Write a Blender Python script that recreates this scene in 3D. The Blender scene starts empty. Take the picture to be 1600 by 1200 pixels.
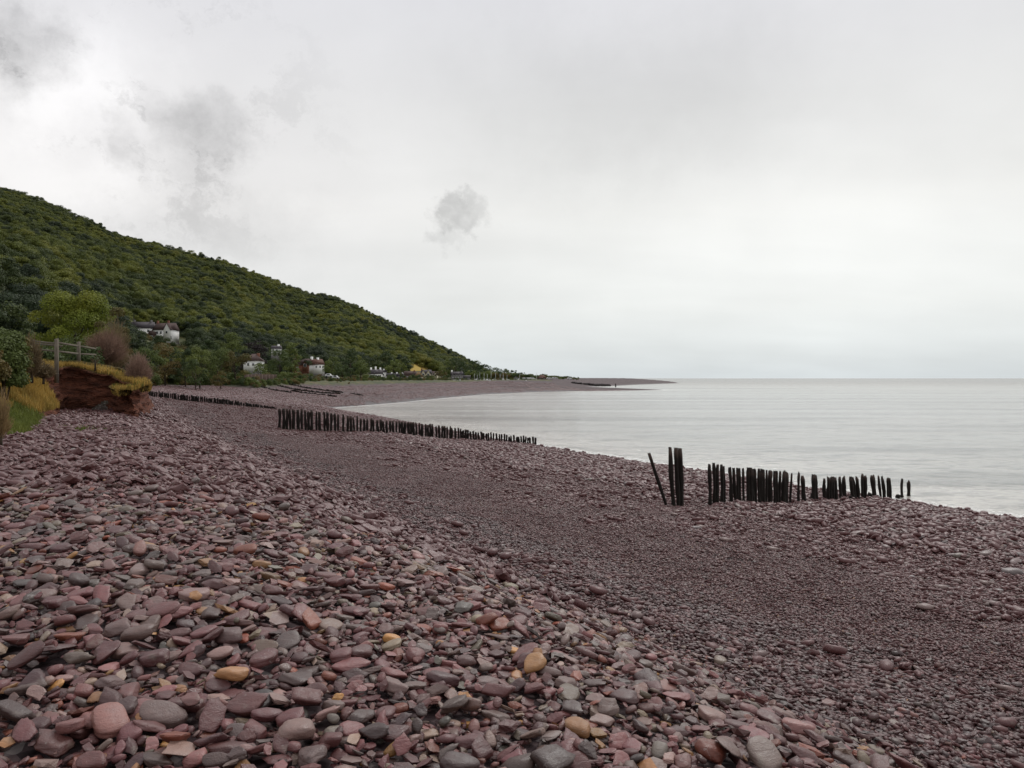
import bpy, bmesh, math, random
import numpy as np
from mathutils import Vector, Matrix, noise as mnoise

random.seed(7); rng = np.random.default_rng(7)
scene = bpy.context.scene
col = scene.collection
CAMZ = 5.22; F = 1200.0; HOR = 591.0

# ------------------------------------------------------------------ camera
cam_d = bpy.data.cameras.new("camera"); cam = bpy.data.objects.new("camera", cam_d); col.objects.link(cam)
cam.location = (0, 0, CAMZ)
cam.rotation_euler = (math.radians(90) - math.atan((600 - HOR) / F), 0, 0)
cam_d.sensor_width = 36; cam_d.lens = 36 * F / 1600; cam_d.clip_start = 0.05; cam_d.clip_end = 60000
scene.camera = cam
scene.view_settings.view_transform = 'Standard'; scene.view_settings.look = 'None'
scene.view_settings.exposure = 0.0; scene.view_settings.gamma = 1.0
scene.view_settings.use_curve_mapping = False
scene.cycles.max_bounces = 5; scene.cycles.diffuse_bounces = 3; scene.cycles.glossy_bounces = 3
scene.cycles.transmission_bounces = 2; scene.cycles.use_denoising = True

# ------------------------------------------------------------------ node helper
class NB:
    def __init__(s, tree): s.t = tree; s.n = tree.nodes; s.l = tree.links
    def new(s, typ, **kw):
        n = s.n.new(typ)
        for k, v in kw.items(): setattr(n, k, v)
        return n
    def put(s, sock, v):
        if v is None: return
        if isinstance(v, bpy.types.NodeSocket): s.l.new(v, sock)
        else: sock.default_value = v
    def m(s, op, a, b=None, c=None, clamp=False):
        n = s.new('ShaderNodeMath', operation=op); n.use_clamp = clamp
        s.put(n.inputs[0], a); s.put(n.inputs[1], b); s.put(n.inputs[2], c); return n.outputs[0]
    def vm(s, op, a, b=None, sc=None):
        n = s.new('ShaderNodeVectorMath', operation=op); s.put(n.inputs[0], a); s.put(n.inputs[1], b)
        if sc is not None: s.put(n.inputs['Scale'], sc)
        return n.outputs[0]
    def mix(s, f, a, b, mode='MIX'):
        n = s.new('ShaderNodeMix', data_type='RGBA', blend_type=mode)
        s.put(n.inputs[0], f); s.put(n.inputs[6], a); s.put(n.inputs[7], b); return n.outputs[2]
    def noise(s, vec, scale, detail=4, rough=.55, out=0, dist=0.):
        n = s.new('ShaderNodeTexNoise'); s.put(n.inputs['Vector'], vec)
        n.inputs['Scale'].default_value = scale; n.inputs['Detail'].default_value = detail
        n.inputs['Roughness'].default_value = rough; n.inputs['Distortion'].default_value = dist
        return n.outputs[out]
    def vor(s, vec, scale, out='Distance', feature='F1'):
        n = s.new('ShaderNodeTexVoronoi', feature=feature); s.put(n.inputs['Vector'], vec)
        n.inputs['Scale'].default_value = scale; return n.outputs[out]
    def ramp(s, f, stops, interp='LINEAR'):
        n = s.new('ShaderNodeValToRGB'); n.color_ramp.interpolation = interp; s.put(n.inputs[0], f)
        e = n.color_ramp.elements
        while len(e) < len(stops): e.new(0.5)
        for q, (p, c) in zip(e, stops):
            q.position = p; q.color = c if len(c) == 4 else (*c, 1)
        return n.outputs[0]
    def mr(s, v, a, b, c=0., d=1.):
        n = s.new('ShaderNodeMapRange'); n.interpolation_type = 'SMOOTHSTEP'
        s.put(n.inputs[0], v)
        for i, q in enumerate((a, b, c, d)): n.inputs[i + 1].default_value = q
        return n.outputs[0]
    def bump(s, h, strength=.5, dist=.01, nrm=None):
        n = s.new('ShaderNodeBump'); n.inputs['Strength'].default_value = strength
        n.inputs['Distance'].default_value = dist; s.put(n.inputs['Height'], h); s.put(n.inputs['Normal'], nrm); return n.outputs[0]

def srgb(r, g, b):
    f = lambda c: ((c / 255 + .055) / 1.055) ** 2.4 if c > 10 else c / 255 / 12.92
    return (f(r), f(g), f(b), 1)

# ------------------------------------------------------------------ world: overcast sky
SUN_EL, SUN_AZ = math.radians(48), math.radians(25)      # az measured from +Y towards +X
w = bpy.data.worlds.new("World"); scene.world = w; w.use_nodes = True
B = NB(w.node_tree); B.n.clear()
tc = B.new('ShaderNodeTexCoord').outputs['Generated']
sep = B.new('ShaderNodeSeparateXYZ'); B.l.new(tc, sep.inputs[0]); dx, dy, dz = sep.outputs
az = B.m('ARCTAN2', dx, dy); el = B.m('ARCSINE', dz)
elp = B.m('MAXIMUM', el, 0.0)
azel = B.new('ShaderNodeCombineXYZ'); B.l.new(az, azel.inputs[0]); B.l.new(el, azel.inputs[1])
# soft cloud-deck base tone by height
base = B.ramp(B.m('DIVIDE', elp, 1.5), [(0.0, srgb(211, 218, 221)), (.02, srgb(219, 224, 225)), (.06, srgb(230, 232, 230)),
        (.14, srgb(235, 235, 232)), (.22, srgb(229, 229, 228)), (.32, srgb(222, 222, 226)), (.6, srgb(224, 224, 227)), (1.0, srgb(228, 228, 230))])
inv = B.m('DIVIDE', 1.0, B.m('ADD', B.m('MAXIMUM', dz, 0.0), .22))
flat = B.new('ShaderNodeCombineXYZ'); B.l.new(B.m('MULTIPLY', dx, inv), flat.inputs[0]); B.l.new(B.m('MULTIPLY', dy, inv), flat.inputs[1])
big = B.noise(flat.outputs[0], .9, 3, .5, dist=.3)
streak = B.new('ShaderNodeMapping'); streak.inputs['Rotation'].default_value = (0, 0, .7); streak.inputs['Scale'].default_value = (.55, 1.6, 1)
B.l.new(flat.outputs[0], streak.inputs[0])
soft = B.noise(streak.outputs[0], 1.1, 5, .5)
tone = B.m('ADD', B.m('MULTIPLY', B.m('SUBTRACT', big, .5), .26), B.m('MULTIPLY', B.m('SUBTRACT', soft, .5), .22))
wob = B.noise(azel.outputs[0], 5.5, 6, .62, out=1)
wob2 = B.noise(azel.outputs[0], 15, 8, .68, out=1)
wv = B.vm('ADD', B.vm('SCALE', B.vm('SUBTRACT', wob, (.5, .5, .5)), sc=.13), B.vm('SCALE', B.vm('SUBTRACT', wob2, (.5, .5, .5)), sc=.10))
pv = B.vm('ADD', azel.outputs[0], wv)
def AE(u, v):
    t = (u - 800) / F; a = math.atan(t); return a, math.atan((HOR - v) / F * math.cos(a))
def blob(u, v, ru, rv, p0=1.25, p1=.25, vec=pv, rot=0.):
    a, e = AE(u, v); mp = B.new('ShaderNodeMapping', vector_type='TEXTURE')
    mp.inputs['Location'].default_value = (a, e, 0); mp.inputs['Rotation'].default_value = (0, 0, rot)
    mp.inputs['Scale'].default_value = (ru / F * math.cos(a) ** 2, rv / F * math.cos(a), 1)
    B.l.new(vec, mp.inputs[0])
    q = B.new('ShaderNodeSeparateXYZ'); B.l.new(mp.outputs[0], q.inputs[0])
    r = B.m('SQRT', B.m('ADD', B.m('MULTIPLY', q.outputs[0], q.outputs[0]), B.m('MULTIPLY', q.outputs[1], q.outputs[1])))
    return B.mr(r, p1, p0, 1., 0.)
def addt(t, b, amp): return B.m('MULTIPLY_ADD', b, amp, t)
tone = addt(tone, blob(110, 180, 240, 190, 1.2, 0.), .24)           # bright rift, upper left
tone = addt(tone, blob(1230, 390, 480, 200, 1.2, 0., azel.outputs[0]), .13)
tone = addt(tone, blob(980, 150, 380, 170, 1.2, 0.), -.13)
dk = addt(0.0, blob(45, 55, 95, 85), .42)
dk = addt(dk, blob(35, 130, 45, 80), .12)
dk = addt(dk, blob(120, 225, 120, 60), .12)
dk = addt(dk, blob(205, 235, 45, 55), .18)
dk = addt(dk, blob(330, 208, 85, 55), .34)
dk = addt(dk, blob(275, 265, 90, 35), .16)
dk = addt(dk, blob(255, 165, 30, 45), .1)
dk = addt(dk, blob(340, 340, 190, 60), .11)
dk = addt(dk, blob(300, 420, 330, 90), .05)
a_, e_ = AE(712, 345)
wv2 = B.vm('ADD', azel.outputs[0], B.vm('SCALE', B.vm('SUBTRACT', B.noise(azel.outputs[0], 30, 6, .65, out=1), (.5, .5, .5)), sc=.09))
puff = B.mr(B.noise(azel.outputs[0], 17, 8, .66), .25, .75, .5, 1.3)
dk = B.m('MULTIPLY', B.m('MULTIPLY', dk, puff), .85)
rag = B.mr(B.noise(B.vm('MULTIPLY', pv, (1., 1.5, 1.)), 6.5, 9, .63, dist=.25), .51, .61)
dk = B.m('MULTIPLY_ADD', B.m('MULTIPLY', rag, blob(170, 170, 480, 300, 1.1, .1, azel.outputs[0])), .22, dk)
dk2 = addt(0.0, blob(720, 336, 54, 38, 1.0, .4, wv2), .25)
dk2 = addt(dk2, blob(692, 372, 34, 26, 1.1, .3, wv2), .13)
dk = B.m('MULTIPLY_ADD', dk2, B.mr(B.noise(azel.outputs[0], 30, 7, .6), .3, .7, .6, 1.3), dk)
dk = addt(dk, blob(1500, 548, 420, 26, 1.2, .2, azel.outputs[0]), .05)
tone = B.m('ADD', tone, B.m('MULTIPLY', B.m('SUBTRACT', B.noise(azel.outputs[0], 9, 6, .55), .5), .10))
mul = B.m('MAXIMUM', B.m('ADD', 1.0, B.m('SUBTRACT', tone, dk)), .3)
cloudcol = B.vm('SCALE', base, sc=mul)
tint = B.mix(B.m('MULTIPLY', blob(100, 300, 900, 420, 1.2, 0., azel.outputs[0]), .6), (1, 1, 1, 1), (1.0, .97, 1.0, 1))
cloudcol = B.mix(1.0, cloudcol, tint, 'MULTIPLY')
below = B.mr(dz, -.03, -.002, 0., 1.)
cloudcol = B.mix(below, (.16, .16, .16, 1), cloudcol)
sky = B.new('ShaderNodeTexSky', sky_type='NISHITA'); sky.sun_disc = False
sky.sun_elevation = SUN_EL; sky.sun_rotation = SUN_AZ
bg1 = B.new('ShaderNodeBackground'); B.l.new(sky.outputs[0], bg1.inputs[0]); bg1.inputs[1].default_value = .06
bg2 = B.new('ShaderNodeBackground'); B.l.new(cloudcol, bg2.inputs[0]); bg2.inputs[1].default_value = 1.06
mx = B.new('ShaderNodeMixShader'); mx.inputs[0].default_value = .95
B.l.new(bg1.outputs[0], mx.inputs[1]); B.l.new(bg2.outputs[0], mx.inputs[2])
wo = B.new('ShaderNodeOutputWorld'); B.l.new(mx.outputs[0], wo.inputs[0])

sd = bpy.data.lights.new("sun", 'SUN'); sd.energy = 1.3; sd.angle = math.radians(22); sd.color = (1, .97, .93)
sun = bpy.data.objects.new("sun", sd); col.objects.link(sun)
sdir = Vector((math.sin(SUN_AZ) * math.cos(SUN_EL), math.cos(SUN_AZ) * math.cos(SUN_EL), math.sin(SUN_EL)))
sun.rotation_euler = sdir.to_track_quat('Z', 'Y').to_euler()

# ------------------------------------------------------------------ materials
MATS = {}
def mat(name, fn):
    m = bpy.data.materials.new(name); m.use_nodes = True; b = NB(m.node_tree); b.n.clear()
    p = b.new('ShaderNodeBsdfPrincipled'); o = b.new('ShaderNodeOutputMaterial'); b.l.new(p.outputs[0], o.inputs[0])
    fn(b, p); MATS[name] = m; return m
def P(b, p, color=None, rough=None, spec=None, nrm=None, metal=None):
    b.put(p.inputs['Base Color'], color); b.put(p.inputs['Roughness'], rough); b.put(p.inputs['Specular IOR Level'], spec)
    b.put(p.inputs['Normal'], nrm); b.put(p.inputs['Metallic'], metal)
def pos(b): return b.new('ShaderNodeNewGeometry').outputs['Position']
def attr(b, n, o='Color'): return b.new('ShaderNodeAttribute', attribute_name=n).outputs[o]

def stone_fn(single):
    def fn(b, p):
        if single: base = b.new('ShaderNodeObjectInfo').outputs['Color']; v = b.new('ShaderNodeTexCoord').outputs['Object']
        else: base = attr(b, 'tint'); v = pos(b)
        ps = pos(b)
        n1 = b.noise(ps, 22, 5, .6); n2 = b.noise(ps, 160, 3, .6); n3 = b.noise(ps, 1.2, 3, .5)
        f = b.m('ADD', b.m('ADD', b.m('MULTIPLY', n1, .65), b.m('MULTIPLY', n2, .35)), b.m('ADD', b.m('MULTIPLY', n3, .35), .36))
        c = b.vm('SCALE', base, sc=f)
        st = b.new('ShaderNodeMapping'); st.inputs['Rotation'].default_value = (.4, .5, .2); st.inputs['Scale'].default_value = (6, 14, 90)
        b.l.new(ps, st.inputs[0]); lay = b.noise(st.outputs[0], 1.5, 3, .6)
        c = b.mix(b.mr(lay, .58, .75, 0., .35), c, b.vm('SCALE', c, sc=.55))
        c = b.mix(b.mr(b.noise(ps, 9, 3, .5), .63, .72, 0., .22), c, (.30, .27, .22, 1))
        c = b.mix(b.mr(b.noise(ps, 55, 2, .5), .70, .76, 0., .35), c, (.30, .27, .25, 1))
        h = b.m('ADD', b.m('MULTIPLY', n1, .6), b.m('ADD', b.m('MULTIPLY', n2, .25), b.m('MULTIPLY', lay, .4)))
        vn = b.m('MULTIPLY', b.mr(b.m('ABSOLUTE', b.m('SUBTRACT', b.noise(ps, 7, 3, .5, dist=.4), .5)), 0., .006, 1., 0.), b.mr(b.noise(ps, 2.5, 2, .5), .56, .66))
        c = b.mix(b.m('MULTIPLY', vn, .6), c, (.40, .36, .34, 1))
        P(b, p, c, b.mr(n1, .3, .7, .34, .56), .6, b.bump(h, .9, .010))
    return fn
mat('stone_single', stone_fn(True)); mat('stone_mass', stone_fn(False))

def ground_fn(b, p):
    ps = pos(b); land = attr(b, 'land', 'Fac'); s = attr(b, 'shore', 'Fac')
    vc = b.vor(ps, 14, 'Color'); vd = b.vor(ps, 14)
    sp = b.new('ShaderNodeSeparateColor'); b.l.new(vc, sp.inputs[0])
    c = b.ramp(sp.outputs[0], [(0, (.04, .024, .026)), (.35, (.07, .043, .046)), (.7, (.11, .074, .077)), (.92, (.15, .12, .12)), (1, (.27, .23, .22))])
    n = b.noise(ps, .16, 4, .55); n2 = b.noise(ps, 1.1, 4, .6); n4 = b.noise(ps, 4.5, 3, .6)
    c = b.vm('SCALE', c, sc=b.m('ADD', b.m('MULTIPLY', n, .7), b.m('ADD', b.m('MULTIPLY', n4, .5), b.m('ADD', b.m('MULTIPLY', n2, .35), .10))))
    wet = b.mr(b.m('ADD', s, b.m('MULTIPLY', n2, 3.)), 2.2, 4.5, 1., 0.)
    c = b.mix(wet, c, b.vm('SCALE', c, sc=.5))
    g1 = b.noise(ps, .35, 5, .6)
    gc = b.ramp(g1, [(.3, (.035, .05, .014)), (.5, (.06, .07, .022)), (.62, (.12, .10, .035)), (.75, (.075, .05, .03))])
    g2 = b.m('ADD', b.m('MULTIPLY', b.noise(ps, 12, 4, .6), .8), .6)
    gc = b.vm('SCALE', gc, sc=g2)
    h = b.m('ADD', b.m('MULTIPLY', b.m('SUBTRACT', 1., vd), .6), b.m('MULTIPLY', n4, .6))
    r = b.m('SUBTRACT', .8, b.m('MULTIPLY', wet, .35))
    P(b, p, b.mix(land, c, gc), r, .3, b.bump(h, .9, .05))
mat('shingle_ground', ground_fn)

def sea_fn(b, p):
    ps = pos(b); s = attr(b, 'shore', 'Fac')
    dist = b.vm('LENGTH', ps) if False else b.new('ShaderNodeVectorMath', operation='LENGTH')
    b.l.new(ps, dist.inputs[0]); d = dist.outputs['Value']
    def wav(rot, sx, sy, sc, det=4, rg=.55):
        mp = b.new('ShaderNodeMapping'); mp.inputs['Rotation'].default_value = (0, 0, rot); mp.inputs['Scale'].default_value = (sx, sy, 1)
        b.l.new(ps, mp.inputs[0]); return b.noise(mp.outputs[0], sc, det, rg)
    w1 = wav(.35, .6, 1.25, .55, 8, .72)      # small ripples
    w2 = wav(.25, .35, 1.0, .12, 7, .6)     # swell
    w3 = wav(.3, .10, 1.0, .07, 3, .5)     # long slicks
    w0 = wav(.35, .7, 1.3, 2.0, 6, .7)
    far = b.mr(d, 60, 1500, 1., .8)
    h = b.m('ADD', b.m('MULTIPLY', w1, .42), b.m('ADD', b.m('MULTIPLY', w2, .9), b.m('MULTIPLY', w0, .10)))
    shal = b.mr(s, -14, -.5, 0., 1.)
    c = b.mix(shal, (.42, .405, .36, 1), (.60, .56, .50, 1))
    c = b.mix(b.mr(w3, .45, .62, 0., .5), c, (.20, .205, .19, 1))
    fn_ = b.m('ADD', s, b.m('MULTIPLY', b.m('SUBTRACT', b.noise(ps, 1.4, 5, .65), .5), 2.2))
    edge = b.m('MULTIPLY', b.mr(fn_, -1.5, -1.0), b.mr(fn_, .5, .9, 1., 0.))
    foam = b.m('MULTIPLY', edge, b.mr(b.noise(ps, 3.5, 5, .75), .47, .58, 0., .85))
    mid = b.m('MULTIPLY', b.mr(b.m('ADD', s, b.m('MULTIPLY', b.noise(ps, .3, 3, .5), 6.)), -3.5, -2.4), b.mr(b.m('ADD', s, b.m('MULTIPLY', b.noise(ps, .3, 3, .5), 6.)), -2.3, -1.7, 1., 0.))
    foam = b.m('MAXIMUM', foam, b.m('MULTIPLY', mid, b.mr(b.noise(ps, 3, 5, .7), .55, .66, 0., .7)))
    c = b.mix(b.m('MULTIPLY', b.mr(w1, .50, .62), .6), c, (.09, .09, .08, 1))  # shading of viewer-facing ripple slopes painted into the water colour
    c = b.mix(b.m('MULTIPLY', b.mr(w0, .50, .60), .5), c, (.10, .10, .09, 1))  # finer ripple shading, also painted into the colour
    c = b.mix(b.m('MULTIPLY', b.mr(w2, .52, .64), .4), c, (.12, .12, .11, 1))  # swell shading, also painted into the colour
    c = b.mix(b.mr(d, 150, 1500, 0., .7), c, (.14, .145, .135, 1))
    c = b.mix(foam, c, (.8, .8, .79, 1))
    nrm = b.new('ShaderNodeBump'); nrm.inputs['Distance'].default_value = 1.; b.l.new(h, nrm.inputs['Height']); b.l.new(b.m('MULTIPLY', b.m('MULTIPLY', far, .75), b.mr(w3, .38, .66, .35, 1.25)), nrm.inputs['Strength'])
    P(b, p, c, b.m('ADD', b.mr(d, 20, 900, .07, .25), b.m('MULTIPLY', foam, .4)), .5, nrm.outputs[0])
    p.inputs['IOR'].default_value = 1.33
mat('sea_water', sea_fn)

def cliff_fn(b, p):
    ps = pos(b); t = attr(b, 'turf', 'Fac')
    mp = b.new('ShaderNodeMapping'); mp.inputs['Scale'].default_value = (1, 1, 4.5); b.l.new(ps, mp.inputs[0])
    st = b.noise(mp.outputs[0], 1.3, 6, .65); n = b.noise(ps, 7, 6, .65)
    c = b.ramp(st, [(.3, (.05, .022, .016)), (.48, (.13, .052, .034)), (.6, (.19, .07, .042)), (.75, (.12, .075, .06))])
    vc = b.vor(mp.outputs[0], 6, 'Distance'); c = b.mix(b.mr(vc, .1, .25, .35, 0.), c, (.17, .12, .11, 1))
    c = b.vm('SCALE', c, sc=b.m('ADD', b.m('MULTIPLY', n, 1.2), .35))
    g = b.ramp(b.noise(ps, 1.2, 5, .6), [(.3, (.05, .055, .018)), (.5, (.12, .09, .03)), (.7, (.2, .13, .045))])
    g = b.vm('SCALE', g, sc=b.m('ADD', b.m('MULTIPLY', n, .9), .3))
    P(b, p, b.mix(t, c, g), .92, .15, b.bump(b.m('ADD', n, b.m('MULTIPLY', vc, .8)), .9, .09))
mat('red_earth', cliff_fn)

def wood_fn(dark):
    def fn(b, p):
        tc = b.new('ShaderNodeTexCoord').outputs['Object']; mp = b.new('ShaderNodeMapping'); mp.inputs['Scale'].default_value = (1, 1, .09)
        b.l.new(tc, mp.inputs[0]); g = b.noise(mp.outputs[0], 38, 5, .65); n = b.noise(tc, 2.2, 4, .6)
        if dark:
            c = b.ramp(g, [(.3, (.004, .0035, .003)), (.55, (.014, .010, .008)), (.8, (.035, .024, .018))])
            z = attr(b, 'up', 'Fac')
            c = b.mix(b.m('MULTIPLY', b.mr(z, .7, 1., 0., .6), b.mr(n, .45, .6)), c, (.12, .08, .065, 1))
            c = b.mix(b.m('MULTIPLY', b.mr(z, .3, .02, 0., .5), b.mr(n, .45, .6)), c, (.03, .035, .012, 1))
            P(b, p, c, .75, .25, b.bump(g, .8, .03))
        else:
            c = b.ramp(g, [(.3, (.08, .065, .05)), (.55, (.16, .135, .105)), (.8, (.24, .21, .17))])
            P(b, p, c, .85, .2, b.bump(g, .5, .01))
    return fn
mat('wet_timber', wood_fn(True)); mat('weathered_timber', wood_fn(False))

def bark_fn(b, p):
    ps = pos(b); n = b.noise(ps, 6, 5, .65)
    P(b, p, b.ramp(n, [(.3, (.03, .022, .016)), (.7, (.10, .08, .06))]), .9, .1, b.bump(n, .6, .04))
mat('bark', bark_fn)

def leaf_fn(stops, patch=None, scale=.02, var=.55):
    def fn(b, p):
        ps = pos(b); oi = b.new('ShaderNodeObjectInfo').outputs['Random']
        la = attr(b, 'leaf', 'Fac')
        f = b.m('ADD', b.m('MULTIPLY', b.noise(ps, scale, 4, .6), .75), b.m('ADD', b.m('MULTIPLY', oi, .36), -.06))
        c = b.ramp(f, stops)
        c = b.vm('SCALE', c, sc=b.m('ADD', b.m('MULTIPLY', la, var), 1 - var * .5))
        if patch: c = b.mix(b.mr(b.noise(ps, patch[0], 3, .6), .5, .62, 0., patch[2]), c, patch[1])
        P(b, p, c, .62, .25)
        tr = b.new('ShaderNodeBsdfTranslucent'); b.l.new(c, tr.inputs[0])
        ms = b.new('ShaderNodeMixShader'); ms.inputs[0].default_value = .22
        b.l.new(p.outputs[0], ms.inputs[1]); b.l.new(tr.outputs[0], ms.inputs[2])
        o = [n for n in b.n if n.bl_idname == 'ShaderNodeOutputMaterial'][0]; b.l.new(ms.outputs[0], o.inputs[0])
    return fn
mat('forest_leaves', leaf_fn([(.25, (.036, .052, .024)), (.40, (.070, .092, .026)), (.52, (.115, .138, .028)), (.64, (.175, .190, .032)), (.85, (.21, .19, .042))], scale=.011))
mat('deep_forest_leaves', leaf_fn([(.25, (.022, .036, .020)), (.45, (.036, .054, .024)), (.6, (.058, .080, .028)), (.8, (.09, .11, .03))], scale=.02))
mat('dark_leaves', leaf_fn([(.3, (.042, .066, .023)), (.7, (.086, .115, .035))], scale=.1))
mat('green_leaves', leaf_fn([(.3, (.082, .112, .030)), (.7, (.145, .175, .042))], scale=.1))
mat('bright_leaves', leaf_fn([(.3, (.085, .115, .02)), (.7, (.15, .17, .03))], scale=.15))
mat('autumn_leaves', leaf_fn([(.3, (.12, .10, .03)), (.7, (.20, .13, .045))], (.6, (.09, .10, .025, 1), .7), scale=.3))
mat('big_tree_leaves', leaf_fn([(.35, (.11, .145, .02)), (.55, (.17, .205, .025)), (.75, (.22, .22, .03))], scale=.25))
mat('pink_twigs', leaf_fn([(.3, (.20, .12, .085)), (.7, (.34, .23, .18))], scale=.6))
mat('dry_twigs', leaf_fn([(.3, (.20, .14, .06)), (.7, (.32, .22, .11))], scale=.6))
mat('purple_leaves', leaf_fn([(.3, (.018, .012, .014)), (.7, (.03, .02, .022))], scale=.6))
mat('dry_grass', leaf_fn([(.3, (.32, .21, .055)), (.5, (.50, .34, .09)), (.75, (.60, .43, .15))], (1.1, (.20, .18, .05, 1), .45), scale=.5))
mat('green_grass', leaf_fn([(.3, (.12, .15, .03)), (.6, (.20, .22, .05)), (.8, (.34, .28, .10))], scale=.8))
mat('brown_twigs', leaf_fn([(.3, (.11, .085, .045)), (.7, (.22, .16, .09))], scale=.6))

def plain(name, c, rough=.8, var=.25, sc=3., spec=.3):
    def fn(b, p):
        n = b.noise(pos(b), sc, 4, .6)
        P(b, p, b.vm('SCALE', (c[0], c[1], c[2]), sc=b.m('ADD', b.m('MULTIPLY', n, var * 2), 1 - var)), rough, spec)
    return mat(name, fn)
plain('white_render', (.86, .85, .82), .8, .1, .7); plain('cream_render', (.60, .54, .40), .8, .12, .7)
plain('slate_roof', (.075, .065, .072), .7, .3, 1.5); plain('red_tile_roof', (.13, .065, .05), .8, .3, 1.5)
plain('brown_tile_roof', (.085, .055, .05), .8, .3, 1.5); plain('thatch', (.16, .10, .05), .95, .3, 1.5)
plain('brick', (.17, .07, .045), .85, .25, 2.); plain('grey_stone', (.15, .14, .135), .85, .3, 1.5)
plain('brown_stone', (.11, .075, .06), .85, .3, 1.5); plain('window_glass', (.03, .035, .04), .15, .1, 2., .6)
plain('white_paint', (.75, .75, .74), .5, .05, 2.); plain('dark_paint', (.03, .03, .035), .5, .1, 2.)
plain('aluminium', (.62, .62, .62), .35, .05, 2.); plain('blue_hull', (.05, .08, .16), .4, .1, 2.)
plain('dark_rock', (.028, .022, .022), .8, .5, 1.2); plain('wire', (.2, .19, .17), .6, .1, 2.)
def field_fn(b, p):
    ps = pos(b); mp = b.new('ShaderNodeMapping'); mp.inputs['Rotation'].default_value = (0, 0, .5); mp.inputs['Scale'].default_value = (.05, .8, 1); b.l.new(ps, mp.inputs[0])
    n = b.noise(mp.outputs[0], .5, 3, .5)
    P(b, p, b.ramp(n, [(.3, (.30, .21, .05)), (.6, (.42, .30, .08)), (.8, (.34, .27, .09))]), .9, .1)
mat('straw_field', field_fn)

# ------------------------------------------------------------------ mesh helpers
def mesh(name, V, Fc, m, smooth=False, attrs=None):
    """Fc: int array (n,k) or list of such arrays of different k"""
    V = np.asarray(V, np.float32); me = bpy.data.meshes.new(name)
    fl = Fc if isinstance(Fc, list) else [Fc]
    fl = [np.asarray(f, np.int32) for f in fl if len(f)]
    loops = np.concatenate([f.ravel() for f in fl]); ks = np.concatenate([np.full(len(f), f.shape[1]) for f in fl])
    st = np.concatenate([[0], np.cumsum(ks)[:-1]]).astype(np.int32)
    me.vertices.add(len(V)); me.vertices.foreach_set('co', V.ravel())
    me.loops.add(len(loops)); me.loops.foreach_set('vertex_index', loops.astype(np.int32))
    me.polygons.add(len(st)); me.polygons.foreach_set('loop_start', st)
    if smooth is not False: me.polygons.foreach_set('use_smooth', np.ones(len(st), bool) if smooth is True else smooth)
    me.update(calc_edges=True)
    for k, a in (attrs or {}).items():
        a = np.asarray(a, np.float32)
        if a.ndim == 2:
            at = me.attributes.new(k, 'FLOAT_COLOR', 'POINT')
            if a.shape[1] == 3: a = np.c_[a, np.ones(len(a), np.float32)]
            at.data.foreach_set('color', a.ravel())
        else:
            at = me.attributes.new(k, 'FLOAT', 'POINT'); at.data.foreach_set('value', a)
    if m: me.materials.append(MATS[m])
    return me
def tag(o, label=None, cat=None, group=None, kind=None):
    if label: o['label'] = label
    if cat: o['category'] = cat
    if group: o['group'] = group
    if kind: o['kind'] = kind
    return o
def obj(name, me, parent=None, loc=(0, 0, 0), rz=0):
    o = bpy.data.objects.new(name, me); col.objects.link(o); o.location = loc; o.rotation_euler = (0, 0, rz)
    if parent: o.parent = parent
    return o
def empty(name, loc=(0, 0, 0), rz=0, label=None, cat=None, group=None):
    o = obj(name, None, None, loc, rz); o.empty_display_size = .1
    return tag(o, label, cat, group)
def copy_tree(o, parent=None):
    c = o.copy(); col.objects.link(c)
    if parent: c.parent = parent
    for ch in list(o.children): copy_tree(ch, c)
    return c
class MB:
    def __init__(s): s.v = []; s.f = {3: [], 4: []}; s.n = 0
    def add(s, V, faces):
        for f in faces: s.f.setdefault(len(f), []).append([i + s.n for i in f])
        s.v += [tuple(p) for p in V]; s.n += len(V); return s
    def box(s, x0, x1, y0, y1, z0, z1):
        return s.add([(x0, y0, z0), (x1, y0, z0), (x1, y1, z0), (x0, y1, z0), (x0, y0, z1), (x1, y0, z1), (x1, y1, z1), (x0, y1, z1)],
                     [(0, 3, 2, 1), (4, 5, 6, 7), (0, 1, 5, 4), (1, 2, 6, 5), (2, 3, 7, 6), (3, 0, 4, 7)])
    def tube(s, a, b_, r0, r1, n=8):
        a = Vector(a); b_ = Vector(b_); q = (b_ - a).to_track_quat('Z', 'Y'); V = []
        for c, r in ((a, r0), (b_, r1)):
            for i in range(n):
                t = 2 * math.pi * i / n; V.append(c + q @ Vector((r * math.cos(t), r * math.sin(t), 0)))
        return s.add(V, [(i, (i + 1) % n, n + (i + 1) % n, n + i) for i in range(n)] + [tuple(range(n, 2 * n)), tuple(range(n - 1, -1, -1))])
    def build(s, name, m, parent=None, loc=(0, 0, 0), smooth=False):
        return obj(name, mesh(name, s.v, [np.array(f) for f in s.f.values() if f], m, smooth), parent, loc)

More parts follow.
